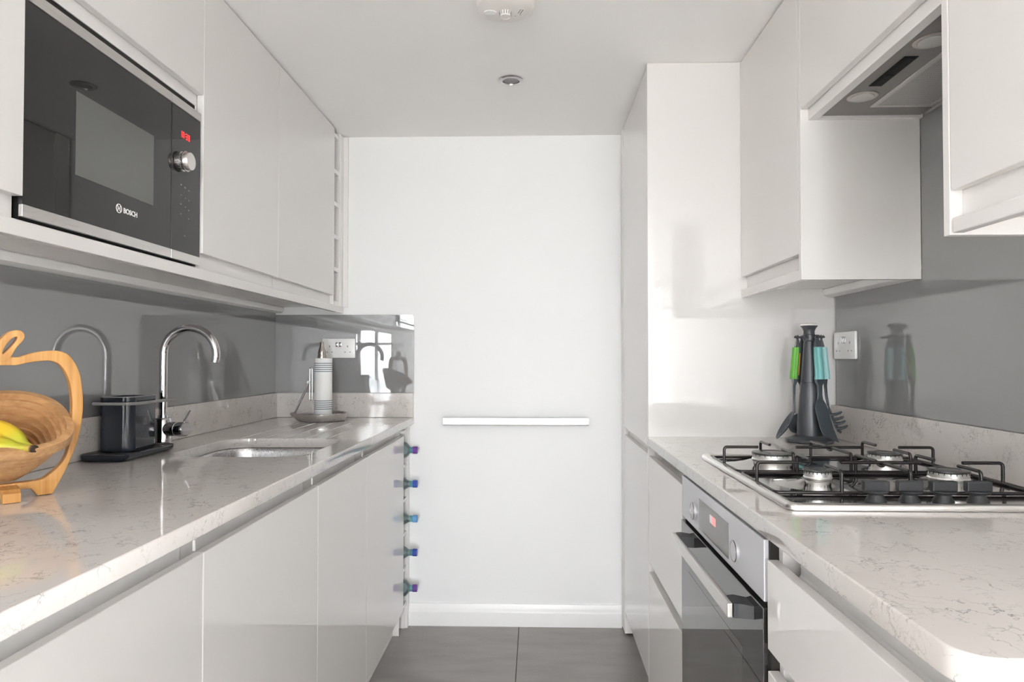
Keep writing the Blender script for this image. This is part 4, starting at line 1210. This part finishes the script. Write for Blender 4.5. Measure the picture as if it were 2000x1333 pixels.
# front foot under the bowl
fa = BC + bu * u0 + bn * .0095; fb = BC + bu * u0 + bn * .054
ft = MB()
def ob(p, w, z0, z1):
    return [p + bu * w + Vector((0, 0, z0)), p - bu * w + Vector((0, 0, z0)), p - bu * w + Vector((0, 0, z1)), p + bu * w + Vector((0, 0, z1))]
ft.rings([ob(fa, .014, ZW + .012, ZW + .026), ob(fa + bn * .03, .014, ZW + .009, ZW + .022), ob(fb - bn * .012, .014, ZW + .0008, ZW + .020), ob(fb, .013, ZW + .0008, ZW + .017)])
ft.build('foot', M['bamboo'], t, 25)
# nested rings hang from the pivot to make the bowl
tau = math.radians(27)
P0 = BC + bu * u0 + Vector((0, 0, 1.052))
rw = (bn * math.cos(tau) - Vector((0, 0, 1)) * math.sin(tau)); rm = (bn * math.sin(tau) + Vector((0, 0, 1)) * math.cos(tau))
def apple_ring(s, z):
    out = []
    for k in range(64):
        a = 2 * PI * k / 64
        x = abs(math.cos(a)) ** .80 * math.copysign(1, math.cos(a)) * .0985 * (1 + .11 * max(0, math.sin(a))) * s
        y = abs(math.sin(a)) ** .90 * math.copysign(1, math.sin(a)) * .108 * s
        out.append(P0 + bu * x + rw * y + rm * z)
    return out
NR = 11
for k in range(NR):
    s1 = 1.0 if k == 0 else .90 - .064 * (k - 1); s0 = .885 if k == 0 else s1 - .078
    q = k / (NR - 1)
    z1 = -.0100 * k - .006 * math.sin(q * PI); th = .0150
    if k == 0: th = .018
    rg = MB().rings([apple_ring(s1, z1 - th), apple_ring(s1 * 1.004, z1 - th * .5), apple_ring(s1, z1), apple_ring(s0, z1), apple_ring(s0 * .99, z1 - th * .5), apple_ring(s0, z1 - th)], closed=True)
    rg.build('ring', M['ringwood'], t, 45)
MB().rings([apple_ring(.25, z1 - th), apple_ring(.25, z1 - .006)]).build('dark_hole_disc', M['dark_hole'], t, 30)  # dark disc standing in for the dark hole at the bowl's bottom
# bananas
def banana(name, pts, rad, label):
    P = [Vector(p) for p in smooth_poly(pts, 8, False)]
    n = len(P); prof = []
    for i in range(n):
        u = i / (n - 1)
        if u < .40: r = .36 - .04 * math.sin(u / .40 * PI) if u < .14 else .36 + .64 * (.5 - .5 * math.cos((u - .14) / .26 * PI)) ** 1.25
        elif u < .85: r = 1.0
        else: r = 1.0 - .78 * ((u - .85) / .15) ** 1.6
        prof.append(rad * r)
    mb = MB(); ns = 10
    out = []; prev = None
    for i, p in enumerate(P):
        tt = (P[min(i + 1, n - 1)] - P[max(i - 1, 0)]).normalized()
        if prev is None: nr_ = (Vector((0, 0, 1)) - tt * tt.z).normalized()
        else: nr_ = (prev - tt * prev.dot(tt)).normalized()
        prev = nr_; bb_ = tt.cross(nr_)
        out.append([p + (nr_ * math.cos(2 * PI * k / 20) + bb_ * math.sin(2 * PI * k / 20)) * prof[i] * (1 + .035 * math.cos(5 * 2 * PI * k / 20)) for k in range(20)])
    mb.rings(out)
    me = bpy.data.meshes.new(name); bmesh.ops.recalc_face_normals(mb.bm, faces=mb.bm.faces[:])
    mb.bm.to_mesh(me); mb.bm.free()
    at = me.attributes.new('along', 'FLOAT', 'POINT')
    for v in me.vertices: at.data[v.index].value = min(1.0, (v.index // 20) / (n - 1))
    loc = P[n // 2].copy()
    me.transform(Matrix.Translation(-loc))
    o = link(name, me, M['banana'], None, 60); o.location = loc
    o['label'] = label; o['category'] = 'banana'; o['kind'] = 'thing'; o['group'] = 'bananas in the fruit bowl'
    return o
tip = Vector((-.879, 1.160, 1.0035))
banana('banana', [tip, tip + Vector((-.018, .006, .004)), tip + Vector((-.045, .014, .014)), tip + Vector((-.078, .020, .029)), tip + Vector((-.120, .018, .034)), tip + Vector((-.160, .010, .026)), tip + Vector((-.185, .004, .014))], .0180, 'upper yellow banana of the pair in the bamboo bowl')
tip2 = tip + Vector((.002, -.007, .001))
banana('banana', [tip2, tip2 + Vector((-.020, -.002, .002)), tip2 + Vector((-.046, -.004, .003)), tip2 + Vector((-.078, -.006, .004)), tip2 + Vector((-.115, -.012, .006)), tip2 + Vector((-.150, -.022, .012)), tip2 + Vector((-.175, -.030, .020))], .0180, 'lower yellow banana of the pair, over the bowl edge')
